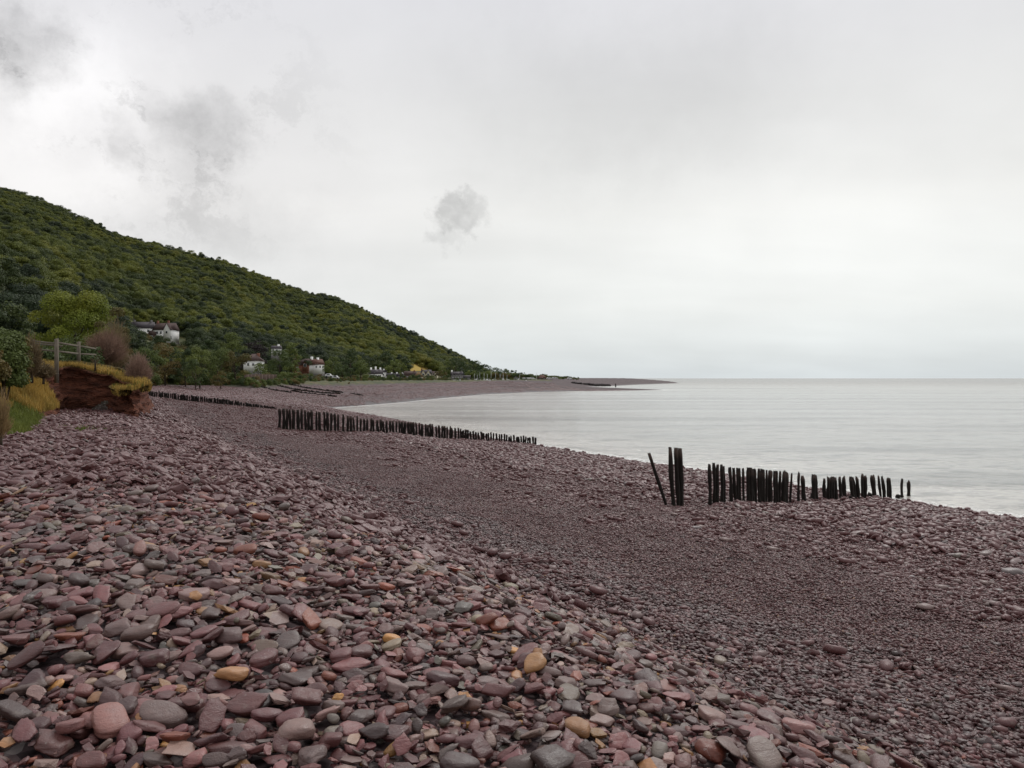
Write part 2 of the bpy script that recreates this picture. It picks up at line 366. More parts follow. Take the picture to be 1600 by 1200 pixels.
# ------------------------------------------------------------------ the lie of the land
SH = np.array([(400, -760), (60, -47), (30, 7.8), (18.8, 28.2), (16.1, 32.8), (1.96, 58.9), (-14, 92), (-25.5, 117), (-31.3, 131), (-32.0, 136), (-30, 143), (-27.5, 152), (-24.6, 164),
               (-17, 208), (-8.3, 250), (7.2, 287.5), (26, 312), (54.7, 328), (71, 345), (63, 362), (50, 392), (44, 435), (50, 478), (70, 520),
               (104, 624), (175, 800), (150, 860), (60, 1100), (0, 1400), (-300, 2200), (-3000, 4500)])
LD = np.array([(-60, -60), (-22, -8), (-15, 6), (-10.9, 15.4), (-12.2, 19.6), (-15.6, 25.5), (-17.4, 29), (-19.4, 33.3), (-17.8, 33.1), (-15.4, 31.3),
               (-16.4, 34.5), (-19.5, 42), (-26, 56), (-42, 86), (-58, 118), (-66, 146), (-58, 152), (-49, 149), (-50, 168), (-43, 195), (-36, 238), (-24, 282), (-2, 365), (24, 440),
               (26, 500), (0, 640), (0, 900), (-60, 1300), (-400, 2000), (-3000, 4300)])
def pdist(x, y, PL, closing):
    d2 = np.full(x.shape, 1e12)
    for (ax, ay), (bx, by) in zip(PL[:-1], PL[1:]):
        ex, ey = bx - ax, by - ay; t = np.clip(((x - ax) * ex + (y - ay) * ey) / (ex * ex + ey * ey), 0, 1)
        d2 = np.minimum(d2, (x - ax - t * ex) ** 2 + (y - ay - t * ey) ** 2)
    poly = np.vstack([PL, closing]); ins = np.zeros(x.shape, bool); j = len(poly) - 1
    for i in range(len(poly)):
        xi, yi = poly[i]; xj, yj = poly[j]
        if yi != yj: ins ^= ((yi > y) != (yj > y)) & (x < (xj - xi) * (y - yi) / (yj - yi) + xi)
        j = i
    return np.where(ins, 1, -1) * np.sqrt(d2)
CL = np.array([(-9000, 4500), (-9000, -3000), (400, -3000)])
CL2 = np.array([(-9000, 4300), (-9000, -3000), (-60, -3000)])
def shore(x, y): return pdist(np.asarray(x, float), np.asarray(y, float), SH, CL)
def land_d(x, y): return pdist(np.asarray(x, float), np.asarray(y, float), LD, CL2)
def sm(x, a, b): t = np.clip((x - a) / (b - a), 0, 1); return t * t * (3 - 2 * t)
SKY_U = [-900, -300, 0, 50, 100, 150, 165, 200, 250, 300, 350, 400, 440, 480, 520, 560, 600, 640, 680, 710, 740, 756, 775, 800]
SKY_V = [120, 210, 290, 303, 325, 346, 355, 368, 380, 392, 405, 424, 440, 456, 461, 478, 497, 515, 535, 549, 565, 576, 585, 591]
def vnoise(x, y, sc, seed=0):
    """cheap smooth value noise"""
    x = np.asarray(x, float) / sc + seed * 17.3; y = np.asarray(y, float) / sc + seed * 9.1
    xi = np.floor(x); yi = np.floor(y); fx = x - xi; fy = y - yi; fx = fx * fx * (3 - 2 * fx); fy = fy * fy * (3 - 2 * fy)
    def h(a, b): q = np.sin(a * 127.1 + b * 311.7 + seed * 3.7) * 43758.5453; return q - np.floor(q)
    return (h(xi, yi) * (1 - fx) + h(xi + 1, yi) * fx) * (1 - fy) + (h(xi, yi + 1) * (1 - fx) + h(xi + 1, yi + 1) * fx) * fy * 1.0 - .5
def hill(x, y):
    th = np.arctan2(x, y); thc = np.clip(th, -.96, .7); r = np.hypot(x, y); yy = r * np.cos(thc)
    u = 800 + F * np.tan(thc)
    yf = np.interp(u, [-900, 0, 100, 240, 400, 500, 600, 700, 760, 800], [60, 110, 150, 260, 330, 370, 430, 600, 800, 900])
    yr = np.interp(u, [-900, 0, 330, 520, 700, 760, 800], [500, 750, 850, 950, 1000, 1050, 1100])
    vs = np.interp(u, SKY_U, SKY_V); zr = CAMZ + (HOR - vs) / F * yr - 8
    k = (yy - yf) / (yr - yf); g = np.clip(k, 0, 1) ** 1.15
    z = np.maximum(zr - 4.4, 0) * g
    z = np.where(k > 1, np.maximum(z - (yy - yr) * .35, 0), z)
    am = sm(k, .05, .35) * (1 - sm(k, .8, 1.)) * sm(-u, -760, -560)
    z = z + am * (vnoise(x + .5 * y, y * .35, 75, 3) * 16 + vnoise(x, y, 40, 5) * 8)
    return np.maximum(z, 0), k, u
TP = np.array([(-34, -14), (-15.2, 6), (-11.1, 15.4), (-12.4, 19.6), (-15.6, 25.5), (-17.2, 29), (-19.2, 33.4), (-17.7, 33.3), (-15.3, 31.2), (-16.4, 34.8), (-19.7, 42), (-26, 56), (-42, 86)])
TT = [5.0, 5.1, 5.05, 5.1, 5.25, 5.4, 5.78, 5.42, 4.72, 4.85, 5.3, 5.1, 4.8]; TC = [0, 0, 0, 0, .35, .75, 1, 1, 1, 1, 1, .8, .3]
def ground(x, y):
    x = np.asarray(x, float); y = np.asarray(y, float)
    s = shore(x, y); d = land_d(x, y)
    near = np.interp(s, [-400, -60, -10, 0, 10, 18, 24.3, 27.3, 29.3, 36], [-8, -3.5, -1, 0, .92, 1.62, 2.15, 3.35, 3.70, 3.95])
    far = np.where(s < 0, near, 4.25 * (1 - np.exp(-np.maximum(s, 0) / 19.) ** 1.25))
    spit = np.clip(s * .045, -5, 1.3)
    near = np.where((s > 0), near, near)
    b = sm(y, 60, 92); z = near * (1 - b) + far * b
    q = sm(x, 15, 32) * sm(y, 285, 305) * (1 - sm(y, 400, 470)); z = z * (1 - q) + np.where(s > 0, spit, z) * q
    q2 = sm(y, 480, 600) * sm(x, -60, 40); z = z + q2 * np.clip((s - 18) / 30, 0, 1) * 1.15
    # low storm ridges on the beach
    z = z + (s > 0) * (np.sin(s * .55 + vnoise(x, y, 18, 2) * 5) * .06 * sm(s, 2, 8) * (1 - sm(s, 22, 24)) * (1 - b)
                       + np.sin(s * .8 + vnoise(x, y, 30, 4) * 7) * .10 * sm(s, 2, 8) * b * (1 - q)
                       + vnoise(x, y, 3.2, 6) * .10 * sm(s, 1, 6) * (1 - b) + vnoise(x, y, .9, 8) * .05 * sm(s, 24, 27) * (1 - b))
    hz, k, u = hill(x, y)
    wsum = 0; top = 0
    for (px_, py_), t_ in zip(TP, TT):
        w_ = 1 / ((x - px_) ** 2 + (y - py_) ** 2 + .3) ** 2; wsum = wsum + w_; top = top + w_ * t_
    wf_ = 1 / 400. ** 2; top = (top + wf_ * 4.5) / (wsum + wf_); top = top + sm(d, 1.5, 9) * .45 * (1 - sm(y, 50, 90)) - .12
    top = top * (1 - sm(y, 70, 120)) + 4.4 * sm(y, 70, 120)
    cy_ = sm(y, 26.5, 29.5)
    hl = (sm(d, 2.5, 6.) * (1 - cy_) + sm(d, .45, 1.15) * cy_) * (1 - sm(y, 80, 120)) + sm(d, 0, 4) * sm(y, 80, 120)
    z = z + hl * np.maximum(top - z, 0) + hz * sm(d, 0, 10)
    return z
def g1(x, y): return float(ground(np.array([x]), np.array([y]))[0])
def hit(u, v, ymin=2., ymax=2500.):
    """first point of the ground met by the line of sight through a point of the photograph"""
    Y = np.exp(np.linspace(math.log(ymin), math.log(ymax), 6000)); X = (u - 800) / F * Y; Z = CAMZ + (HOR - v) / F * Y
    g = np.maximum(ground(X, Y), 0); i = int(np.argmax(Z <= g)); return float(X[i]), float(Y[i]), float(g[i])

# ground sheet
def polar(angs, rs):
    A, R = np.meshgrid(angs, rs, indexing='ij'); x = R * np.sin(A); y = R * np.cos(A)
    na, nr = A.shape; i = np.arange(na)[:, None]; j = np.arange(nr - 1)[None, :]
    i2 = (i + 1) % na
    f = np.stack([i * nr + j, i * nr + j + 1, i2 * nr + j + 1, i2 * nr + j], -1).reshape(-1, 4)
    return x.ravel(), y.ravel(), f
angs = np.concatenate([np.linspace(-.80, .78, 540), np.linspace(.80, 2 * math.pi - .82, 90)])
rs = np.concatenate([[.02], np.exp(np.linspace(math.log(.4), math.log(4200), 380))])
gx, gy, gf = polar(angs, rs); gz = ground(gx, gy); gs = shore(gx, gy); gd = land_d(gx, gy)
beach = obj('beach', mesh('beach', np.c_[gx, gy, gz - .015], gf, 'shingle_ground', True, {'land': sm(gd + vnoise(gx, gy, 2.5, 9) * 1.4 * sm(gy, 38, 60), .1, 1.2), 'shore': gs}))
tag(beach, kind='structure')
# sea sheet
rs = np.concatenate([[.5], np.exp(np.linspace(math.log(8), math.log(40000), 300))])
sx, sy, sf = polar(np.concatenate([np.linspace(-.80, .80, 280), np.linspace(.82, 2 * math.pi - .82, 90)]), rs)
ss = shore(sx, sy); keep = (ss[sf] < 3).any(1); sf = sf[keep]
used, inv_ = np.unique(sf, return_inverse=True)
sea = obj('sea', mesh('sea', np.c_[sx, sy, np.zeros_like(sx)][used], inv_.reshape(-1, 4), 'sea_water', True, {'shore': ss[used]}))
tag(sea, kind='structure')

# ------------------------------------------------------------------ geometry-node scatter (only for uncountable stuff)
def scatter(name, pts, rots, scales, idx, sources, parent=None):
    c = bpy.data.collections.new(name + '_source')
    for i, me in enumerate(sources):
        o = bpy.data.objects.new('%s_piece_%02d' % (name, i), me); c.objects.link(o)
    me = bpy.data.meshes.new(name); me.vertices.add(len(pts)); me.vertices.foreach_set('co', np.asarray(pts, np.float32).ravel())
    a = me.attributes.new('rot', 'FLOAT_VECTOR', 'POINT'); a.data.foreach_set('vector', np.asarray(rots, np.float32).ravel())
    a = me.attributes.new('siz', 'FLOAT_VECTOR', 'POINT'); sc = np.asarray(scales, np.float32)
    if sc.ndim == 1: sc = np.repeat(sc[:, None], 3, 1)
    a.data.foreach_set('vector', sc.ravel())
    a = me.attributes.new('idx', 'INT', 'POINT'); a.data.foreach_set('value', np.asarray(idx, np.int32))
    o = obj(name, me, parent); md = o.modifiers.new('scatter', 'NODES')
    t = bpy.data.node_groups.new(name, 'GeometryNodeTree')
    t.interface.new_socket('Geometry', in_out='INPUT', socket_type='NodeSocketGeometry')
    t.interface.new_socket('Geometry', in_out='OUTPUT', socket_type='NodeSocketGeometry')
    N = t.nodes; L = t.links; gi = N.new('NodeGroupInput'); go = N.new('NodeGroupOutput')
    ip = N.new('GeometryNodeInstanceOnPoints'); ci = N.new('GeometryNodeCollectionInfo'); ci.inputs['Collection'].default_value = c
    ci.inputs['Separate Children'].default_value = True; ci.inputs['Reset Children'].default_value = True
    def na(n_, ty):
        q = N.new('GeometryNodeInputNamedAttribute'); q.data_type = ty; q.inputs[0].default_value = n_; return q.outputs[0]
    er = N.new('FunctionNodeEulerToRotation'); L.new(na('rot', 'FLOAT_VECTOR'), er.inputs[0]); L.new(er.outputs[0], ip.inputs['Rotation'])
    L.new(na('siz', 'FLOAT_VECTOR'), ip.inputs['Scale']); L.new(na('idx', 'INT'), ip.inputs['Instance Index'])
    ip.inputs['Pick Instance'].default_value = True
    mp = N.new('GeometryNodeMeshToPoints'); L.new(gi.outputs[0], mp.inputs[0]); L.new(mp.outputs[0], ip.inputs['Points'])
    L.new(ci.outputs[0], ip.inputs['Instance']); L.new(ip.outputs[0], go.inputs[0]); md.node_group = t
    return tag(o, kind='stuff')

# ------------------------------------------------------------------ stones
def ico(n):
    bm = bmesh.new(); bmesh.ops.create_icosphere(bm, subdivisions=n, radius=1)
    V = np.array([v.co[:] for v in bm.verts]); Fc = np.array([[v.index for v in f.verts] for f in bm.faces]); bm.free(); return V, Fc
ICO = {n: ico(n) for n in (1, 2, 3, 4)}
NVAR = 30; SHAPES = []
for i in range(NVAR):
    angular = i >= 11; k = rng.integers(4, 8) if angular else rng.integers(6, 10)
    a0 = (np.arange(k) + rng.uniform(-.38, .38, k)) * 2 * math.pi / k + rng.uniform(0, 6)
    N_ = np.c_[np.cos(a0), np.sin(a0), rng.normal(0, .45 if angular else .2, k)]
    h = rng.uniform(.62, 1., k)
    tops = rng.normal(0, .16 if angular else .08, (2, 2)); T = np.array([[tops[0, 0], tops[0, 1], 1], [tops[1, 0], tops[1, 1], -1]])
    N_ = np.vstack([N_, T]); N_ /= np.linalg.norm(N_, axis=1)[:, None]; h = np.r_[h, rng.uniform(.5, .8), .7]
    if angular:
        e = rng.normal(0, 1, (2, 3)); e /= np.linalg.norm(e, axis=1)[:, None]; N_ = np.vstack([N_, e]); h = np.r_[h, rng.uniform(.6, .8, 2)]
    p = rng.uniform(18, 45) if angular else rng.uniform(3.2, 5.5)
    out = {}
    for lod, (D, _) in ICO.items():
        q = np.maximum(D @ N_.T / h, 0) ** p; r = q.sum(1) ** (-1 / p); V = D * r[:, None]
        ph = V * 2.3 + i
        V = V * (1 + .05 * np.sin(ph[:, [1]] * 2.1 + 1) * np.cos(ph[:, [0]] * 1.7) + .035 * np.sin(ph[:, [2]] * 4 + ph[:, [0]] * 3))
        out[lod] = V
    mn, mxx = out[4].min(0), out[3].max(0)
    for lod in out: out[lod] = (out[lod] - (mn + mxx) / 2) / ((mxx - mn) / 2)
    SHAPES.append(out)
PAL = np.array([(.185, .098, .10), (.15, .078, .08), (.22, .135, .13), (.24, .185, .172), (.20, .158, .15), (.175, .150, .138), (.12, .062, .062),
                (.22, .095, .07), (.22, .20, .155), (.28, .235, .20), (.40, .26, .12), (.32, .21, .12), (.10, .075, .072), (.15, .15, .132), (.125, .060, .062)]) * .86
PAL = (PAL.mean(1, keepdims=True) + (PAL - PAL.mean(1, keepdims=True)) * 1.28) * np.array([.81, .665, .62])
PW = np.array([15, 15, 9, 6, 10, 7, 11, 5, 4, 3, 1.0, 1.9, 8, 1.0, 11.]); PW /= PW.sum()
def tints(n, dull=0., gain=1.):
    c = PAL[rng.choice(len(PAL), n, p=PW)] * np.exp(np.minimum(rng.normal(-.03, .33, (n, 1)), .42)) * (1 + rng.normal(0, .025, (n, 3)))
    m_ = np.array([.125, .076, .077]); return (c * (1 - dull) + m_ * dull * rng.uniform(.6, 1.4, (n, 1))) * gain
def deposit(H, x0, y0, res, px, py, A, Bx, C, yaw, tries=None, pen=90, maxt=.55):
    """drop flat stones one by one on a height map and let each settle on what is under it"""
    n = len(A); Pz = np.zeros(n); R = np.zeros((n, 3, 3)); ok = np.zeros(n, bool); nx, ny = H.shape
    for i in range(n):
        a, b_, c = A[i], Bx[i], C[i]; x, y = px[i], py[i]
        if tries is not None:
            ci = np.clip(((tries[i, :, 0] - x0) / res).astype(int), 0, nx - 1); cj = np.clip(((tries[i, :, 1] - y0) / res).astype(int), 0, ny - 1)
            bsel = np.argmin(H[ci, cj]); x, y = tries[i, bsel]; px[i], py[i] = x, y
        i0 = int((x - a - x0) / res); i1 = int((x + a - x0) / res) + 2; j0 = int((y - a - y0) / res); j1 = int((y + a - y0) / res) + 2
        if i0 < 0 or j0 < 0 or i1 > nx or j1 > ny: continue
        W = H[i0:i1, j0:j1]
        lx = (np.arange(i0, i1) * res + x0 - x)[:, None]; ly = (np.arange(j0, j1) * res + y0 - y)[None, :]
        ca, sa = math.cos(yaw[i]), math.sin(yaw[i]); ex = (lx * ca + ly * sa) / a; ey = (-lx * sa + ly * ca) / b_
        q = ex * ex + ey * ey; msk = q < .9
        if msk.sum() < 4: continue
        hx = W[msk]; qx = ex[msk] * a; qy = ey[msk] * b_; m0 = hx.mean(); hh = hx - m0
        gx_ = np.clip((qx * hh).sum() / ((qx * qx).sum() + 1e-9), -maxt, maxt); gy_ = np.clip((qy * hh).sum() / ((qy * qy).sum() + 1e-9), -maxt, maxt)
        cap = c * np.sqrt(1 - q[msk])
        z = np.partition(hh - gx_ * qx - gy_ * qy + cap, int(len(hh) * pen / 100))[int(len(hh) * pen / 100)] + m0
        full = q < 1; up = z + gx_ * ex * a + gy_ * ey * b_ + c * np.sqrt(np.maximum(1 - q, 0))
        W[full] = np.maximum(W[full], up[full])
        nrm = np.array([-gx_, -gy_, 1.]); nrm /= np.linalg.norm(nrm)
        e1 = np.array([1, 0, gx_]); e1 /= np.linalg.norm(e1); e2 = np.cross(nrm, e1)
        Y_ = np.array([[ca, -sa, 0], [sa, ca, 0], [0, 0, 1]]); R[i] = Y_ @ np.stack([e1, e2, nrm], 1); Pz[i] = z; ok[i] = True
    return px, py, Pz, R, ok
def merge(px, py, pz, R, S, var, tint, lod):
    Vs, Fs, Ts, Sm = [], [], [], []; off = 0
    for v in range(NVAR):
        k = np.where(var == v)[0]
        if not len(k): continue
        T = SHAPES[v][lod]; Fc = ICO[lod][1]
        P_ = np.einsum('nij,nkj->nki', R[k], T[None] * S[k][:, None, :]) + np.stack([px[k], py[k], pz[k]], -1)[:, None, :]
        Vs.append(P_.reshape(-1, 3)); nv = len(T)
        Fs.append((Fc[None] + (off + np.arange(len(k)) * nv)[:, None, None]).reshape(-1, 3)); off += len(k) * nv
        Ts.append(np.repeat(tint[k], nv, 0)); Sm.append(np.full(len(k) * len(Fc), v < 11))
    return np.concatenate(Vs), np.concatenate(Fs), np.concatenate(Ts), np.concatenate(Sm)

# foreground: every stone settled individually
x0, y0, x1, y1, res = -8.6, 1.7, 7.2, 11.2, .0125
GX, GY = np.meshgrid(np.arange(x0, x1, res), np.arange(y0, y1, res), indexing='ij')
cg = (slice(None, None, 8), slice(None, None, 8))
Hc = ground(GX[cg].ravel(), GY[cg].ravel()).reshape(GX[cg].shape)
fi = np.minimum(np.arange(GX.shape[0]) / 8, Hc.shape[0] - 1.001); fj = np.minimum(np.arange(GX.shape[1]) / 8, Hc.shape[1] - 1.001)
i_, j_ = fi.astype(int), fj.astype(int); a_ = (fi - i_)[:, None]; b_ = (fj - j_)[None, :]
H0 = Hc[i_][:, j_] * (1 - a_) * (1 - b_) + Hc[i_ + 1][:, j_] * a_ * (1 - b_) + Hc[i_][:, j_ + 1] * (1 - a_) * b_ + Hc[i_ + 1][:, j_ + 1] * a_ * b_
def in_near(x, y, pad=0.):
    return (y > 2.0) & (y < 10.2 + pad) & (np.abs(x) < .72 * y + .75) & (shore(x, y) > 23.3)
nc = 165000; cx = rng.uniform(x0 + .3, x1 - .3, nc); cy = rng.uniform(y0 + .2, y1 - .3, nc); k_ = in_near(cx, cy); cx, cy = cx[k_], cy[k_]
n_near = len(cx)
sz = np.exp(rng.normal(math.log(.0205), .46, n_near)); big_ = rng.random(n_near) < .033; sz[big_] *= rng.uniform(1.6, 3.2, big_.sum())
far_fac = .85 + .15 * sm(cy, 3, 9)
sh_ = shore(cx, cy); sz *= .55 + .45 * sm(sh_, 23.4, 26.5); sz = np.clip(sz, .008, .08)
order = np.argsort(sz * np.exp(rng.normal(0, .75, n_near))); cx, cy, sz = cx[order], cy[order], sz[order]
A = sz * rng.uniform(1., 1.3, n_near); Bx = sz * rng.uniform(.66, .98, n_near); C = Bx * rng.uniform(.22, .5, n_near)
var = np.where(rng.random(n_near) < .3, rng.integers(0, 11, n_near), rng.integers(11, NVAR, n_near)); C = np.where(var < 11, Bx * rng.uniform(.35, .62, n_near), C)
yaw = rng.uniform(0, math.pi, n_near)
tr = np.stack([cx, cy], -1)[:, None, :] + rng.normal(0, .10, (n_near, 8, 2))
cx, cy, cz, R, ok = deposit(H0, x0, y0, res, cx.copy(), cy.copy(), A, Bx, C, yaw, tr, 86)
# drop those buried under others
ii = np.clip(((cx - x0) / res).astype(int), 0, H0.shape[0] - 1); jj = np.clip(((cy - y0) / res).astype(int), 0, H0.shape[1] - 1)
ok &= (H0[ii, jj] - cz) < .042
k_ = np.where(ok)[0]; cx, cy, cz, R, A, Bx, C, var = cx[k_], cy[k_], cz[k_], R[k_], A[k_], Bx[k_], C[k_], var[k_]
S = np.stack([A, Bx, C], -1) * 1.04; tint = tints(len(cx)); pxs = A * 2 * 768 / cy
ii = np.clip(((cx - x0) / res).astype(int), 0, H0.shape[0] - 1); jj = np.clip(((cy - y0) / res).astype(int), 0, H0.shape[1] - 1)
shown = ((H0[ii, jj] - cz) < C * 1.15) & (np.abs(cx) < cy * .66) & ((CAMZ - cz) / cy < .505)
rank = np.argsort(-(A * Bx / cy ** 2) * shown); single = rank[:300]; rest = np.setdiff1d(np.arange(len(cx)), single)
print('near stones', n_near, len(cx))
smesh = [mesh('stone', SHAPES[v][3], ICO[3][1], 'stone_single', v < 11) for v in range(NVAR)]
for i in single:
    o = bpy.data.objects.new('stone', smesh[var[i]]); M = Matrix(R[i].tolist()).to_4x4() @ Matrix.Diagonal((*S[i], 1)).to_4x4()
    M.translation = (cx[i], cy[i], cz[i]); o.matrix_world = M; o.color = (*tint[i], 1); col.objects.link(o); o.parent = beach
hi = rest[(pxs[rest] > 17) & shown[rest]]; rest = np.setdiff1d(rest, hi); lo = rest[(pxs[rest] > 8.5) & shown[rest]]; vl = np.setdiff1d(rest, lo)
V1, F1, T1, M1 = merge(cx[hi], cy[hi], cz[hi], R[hi], S[hi], var[hi], tint[hi], 3)
V2, F2, T2, M2 = merge(cx[lo], cy[lo], cz[lo], R[lo], S[lo], var[lo], tint[lo], 2)
V3, F3, T3, M3 = merge(cx[vl], cy[vl], cz[vl], R[vl], S[vl], var[vl], tint[vl], 1)
print('hi', len(hi), 'lo', len(lo), len(vl), 'tris', len(F1) + len(F2) + len(F3))
tag(obj('pebbles', mesh('pebbles', np.vstack([V1, V2, V3]), np.vstack([F1, F2 + len(V1), F3 + len(V1) + len(V2)]), 'stone_mass', np.r_[M1, M2, M3], {'tint': np.vstack([T1, T2, T3])}), beach), kind='stuff')

# shingle further off: patches of settled stones
def patch(n, mean, sig, cmin, cmax, roundish, dull, rad=.8, res=.02, lod=1, gain=1., bigf=0.):
    G = int(2 * (rad + .3) / res); H = np.zeros((G, G)); r = rad * np.sqrt(rng.random(n)); t = rng.uniform(0, 2 * math.pi, n)
    px, py = r * np.cos(t), r * np.sin(t); sz = np.clip(np.exp(rng.normal(math.log(mean), sig, n)), cmin, cmax)
    if bigf: q = rng.random(n) < bigf; sz[q] = rng.uniform(cmax * .8, cmax * 1.5, q.sum())
    o = np.argsort(sz * np.exp(rng.normal(0, .8, n))); px, py, sz = px[o], py[o], sz[o]
    A = sz * rng.uniform(1., 1.4, n); Bx = sz * rng.uniform(.65, .95, n); C = Bx * rng.uniform(.35, .65, n)
    var = rng.integers(0, 11 if roundish else NVAR, n); tr = np.stack([px, py], -1)[:, None, :] + rng.normal(0, mean * 1.6, (n, 3, 2))
    px, py, pz, R, ok = deposit(H, -rad - .3, -rad - .3, res, px, py, A, Bx, C, rng.uniform(0, math.pi, n), tr, 80)
    k = np.where(ok)[0]; tn = tints(len(k), dull, gain); odd = (sz[k] > 1.25 * mean) & ((tn[:, 0] > 1.75 * tn[:, 2]) | (tn.sum(1) > .42)); tn[odd] = PAL[1] * gain * .9
    V, Fc, T, Sm = merge(px[k], py[k], pz[k], R[k], np.stack([A, Bx, C], -1)[k] * 1.05, var[k], tn, lod)
    return mesh('shingle_patch', V, Fc, 'stone_mass', Sm, {'tint': T})
upper = [patch(1250, .0245, .44, .011, .08, False, .2, lod=2, bigf=.006) for _ in range(4)]
mid_ = [patch(900, .022, .38, .012, .07, True, .4, bigf=.01) for _ in range(3)]
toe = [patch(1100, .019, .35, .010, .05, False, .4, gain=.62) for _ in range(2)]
fine = [patch(1500, .0155, .30, .009, .035, True, .45, rad=.62, res=.012, gain=.92, bigf=.004) for _ in range(3)]
coarse = [patch(620, .036, .42, .016, .10, True, .5, lod=2, bigf=.008) for _ in range(4)]
def tile_field(name, srcs, step, cond, smin=1., smax=1.1, jit=.35, ymax=85, lift=0., ymin=2.5, flat=1.):
    xs = np.arange(-.55 * ymax - 25, min(34 + .1 * ymax, 90), step); ys = np.arange(ymin, ymax, step); X, Y = np.meshgrid(xs, ys)
    X = X.ravel() + rng.uniform(-jit, jit, X.size) * step; Y = Y.ravel() + rng.uniform(-jit, jit, Y.size) * step
    k = (np.abs(X) < .70 * Y + 1.5) & (Y > 2.2); X, Y = X[k], Y[k]; s = shore(X, Y); d = land_d(X, Y)
    k = cond(X, Y, s) & (d < .5); X, Y = X[k], Y[k]; e = .3
    Z = ground(X, Y); nx = -(ground(X + e, Y) - ground(X - e, Y)) / (2 * e); ny = -(ground(X, Y + e) - ground(X, Y - e)) / (2 * e)
    rot = np.zeros((len(X), 3)); 
    for i in range(len(X)):
        q = Vector((nx[i], ny[i], 1)).to_track_quat('Z', 'Y').to_matrix() @ Matrix.Rotation(rng.uniform(0, 2 * math.pi), 3, 'Z'); rot[i] = q.to_euler()[:]
    sc = rng.uniform(smin, smax, len(X)); sc = np.stack([sc, sc, sc * flat], 1); print(name, len(X))
    o = scatter(name, np.c_[X, Y, Z + lift], rot, sc, rng.integers(0, len(srcs), len(X)), srcs, beach); return o
J = lambda X, Y, a: vnoise(X, Y, 1.7, 11) * a
tile_field('upper_shingle', upper, 1.0, lambda X, Y, s: (s + J(X, Y, 1.5) > 25.0) & ~in_near(X, Y, -.7))
tile_field('bank_shingle', mid_, .95, lambda X, Y, s: ((s + J(X, Y, 2.) > 22.6) & (s + J(X, Y, 2.) < 25.6) & ~in_near(X, Y, -.7)) | ((s + J(X, Y, 4) < 18.) & (s + J(X, Y, 4) > 11.)) | ((s < 25) & (s > 10) & (Y > 46)))
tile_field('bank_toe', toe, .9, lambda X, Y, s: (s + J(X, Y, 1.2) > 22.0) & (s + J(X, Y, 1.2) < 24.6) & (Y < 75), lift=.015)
tile_field('waterline_gravel', fine, .8, lambda X, Y, s: (s > .2) & (s < 1.8) & (Y < 100), lift=-.02)
tile_field('fine_gravel', fine, .78, lambda X, Y, s: (s + J(X, Y, 2.) < 23.6) & (s + J(X, Y, 3) > 16.5) & (Y < 48))
tile_field('shore_cobbles', coarse, 1.0, lambda X, Y, s: (s + J(X, Y, 4) < 13) & (s > 1.))

tile_field('distant_shingle', coarse, 1.25, lambda X, Y, s: (s > .9), 1.25, 1.4, ymin=84, ymax=150, lift=-.05, flat=.7)
tile_field('distant_shingle', upper, 2.0, lambda X, Y, s: (s > 1.4) & (Y > 148), 1.9, 2.2, ymin=148, ymax=330, lift=-.10, flat=.5)
# loose larger stones lying on the lower beach
for (u, v, wpx, lab) in [(1583, 899, 30, 'broad flat grey-brown boulder on the lower shingle at the right edge'), (1562, 927, 17, 'pale rounded boulder standing alone on the lower shingle'),
                    (1088, 828, 15, 'small dark boulder on the shingle below the leaning groyne post'), (1455, 846, 18, 'flat-sided brown stone between the near groyne and the right edge'), (1425, 905, 14, 'pointed brown stone on the shingle below the near groyne')]:
    X, Y, Z = hit(u, v); a = wpx * Y / F / 2; vi = rng.integers(11)
    o = obj('boulder', mesh('boulder', SHAPES[vi][3] * np.array([a, a * .7, a * .5]), ICO[3][1], 'stone_single', True), None, (X, Y, Z + a * .22), rng.uniform(0, .5))
    o.color = (.17, .14, .135, 1); tag(o, lab, 'boulder')

# ------------------------------------------------------------------ groynes
def post_mesh(h, r, lean, yaw0=0., sink=.4, ragged=.5, slim=.12, square=False):
    """a weathered pile: h above ground, lean = (dx, dy) of the top"""
    n = 9; rings = 9; V = []; up = []; ph = rng.uniform(0, 6, 4); zs = np.r_[-sink, np.linspace(0, 1, rings) * h]
    rr = rng.uniform(.85, 1.15, n); top = rng.uniform(-1, .35, n) * ragged * r * 1.8
    for j, z in enumerate(zs):
        t = max(z, 0) / h; cx = lean[0] * z / h + .12 * r * math.sin(t * 5 + ph[0]); cy = lean[1] * z / h + .12 * r * math.sin(t * 4 + ph[1])
        k = (1 - slim * t) * (1 + .12 * math.sin(t * 9 + ph[2])) * (.78 if j == rings else 1)
        for i in range(n):
            a = 2 * math.pi * i / n + yaw0; q = r * k * rr[i] * (1 + .10 * math.sin(3 * a + t * 7 + ph[3]) + rng.normal(0, .05))
            V.append((cx + q * math.cos(a), cy + q * math.sin(a), z + (top[i] if j == rings else 0))); up.append(t)
    R_ = rings + 1; Fq = [(j * n + i, j * n + (i + 1) % n, (j + 1) * n + (i + 1) % n, (j + 1) * n + i) for j in range(R_ - 1) for i in range(n)]
    V.append((lean[0], lean[1], h - .1 * r)); up.append(1.); c = len(V) - 1
    Ft = [((R_ - 1) * n + i, (R_ - 1) * n + (i + 1) % n, c) for i in range(n)]
    return mesh('post', V, [np.array(Fq), np.array(Ft)], 'wet_timber', False, {'up': up})
def on_line(u, A_, B_):
    """where the sight line of column u crosses the plan line A-B"""
    t = (u - 800) / F; k = (t * A_[1] - A_[0]) / ((B_[0] - A_[0]) - t * (B_[1] - A_[1])); return A_[0] + k * (B_[0] - A_[0]), A_[1] + k * (B_[1] - A_[1])
PG = hit(1043, 792)[:2]; QG = (17.5, 34.0)
gx0, gy0, gz0 = PG[0], PG[1], g1(*PG)
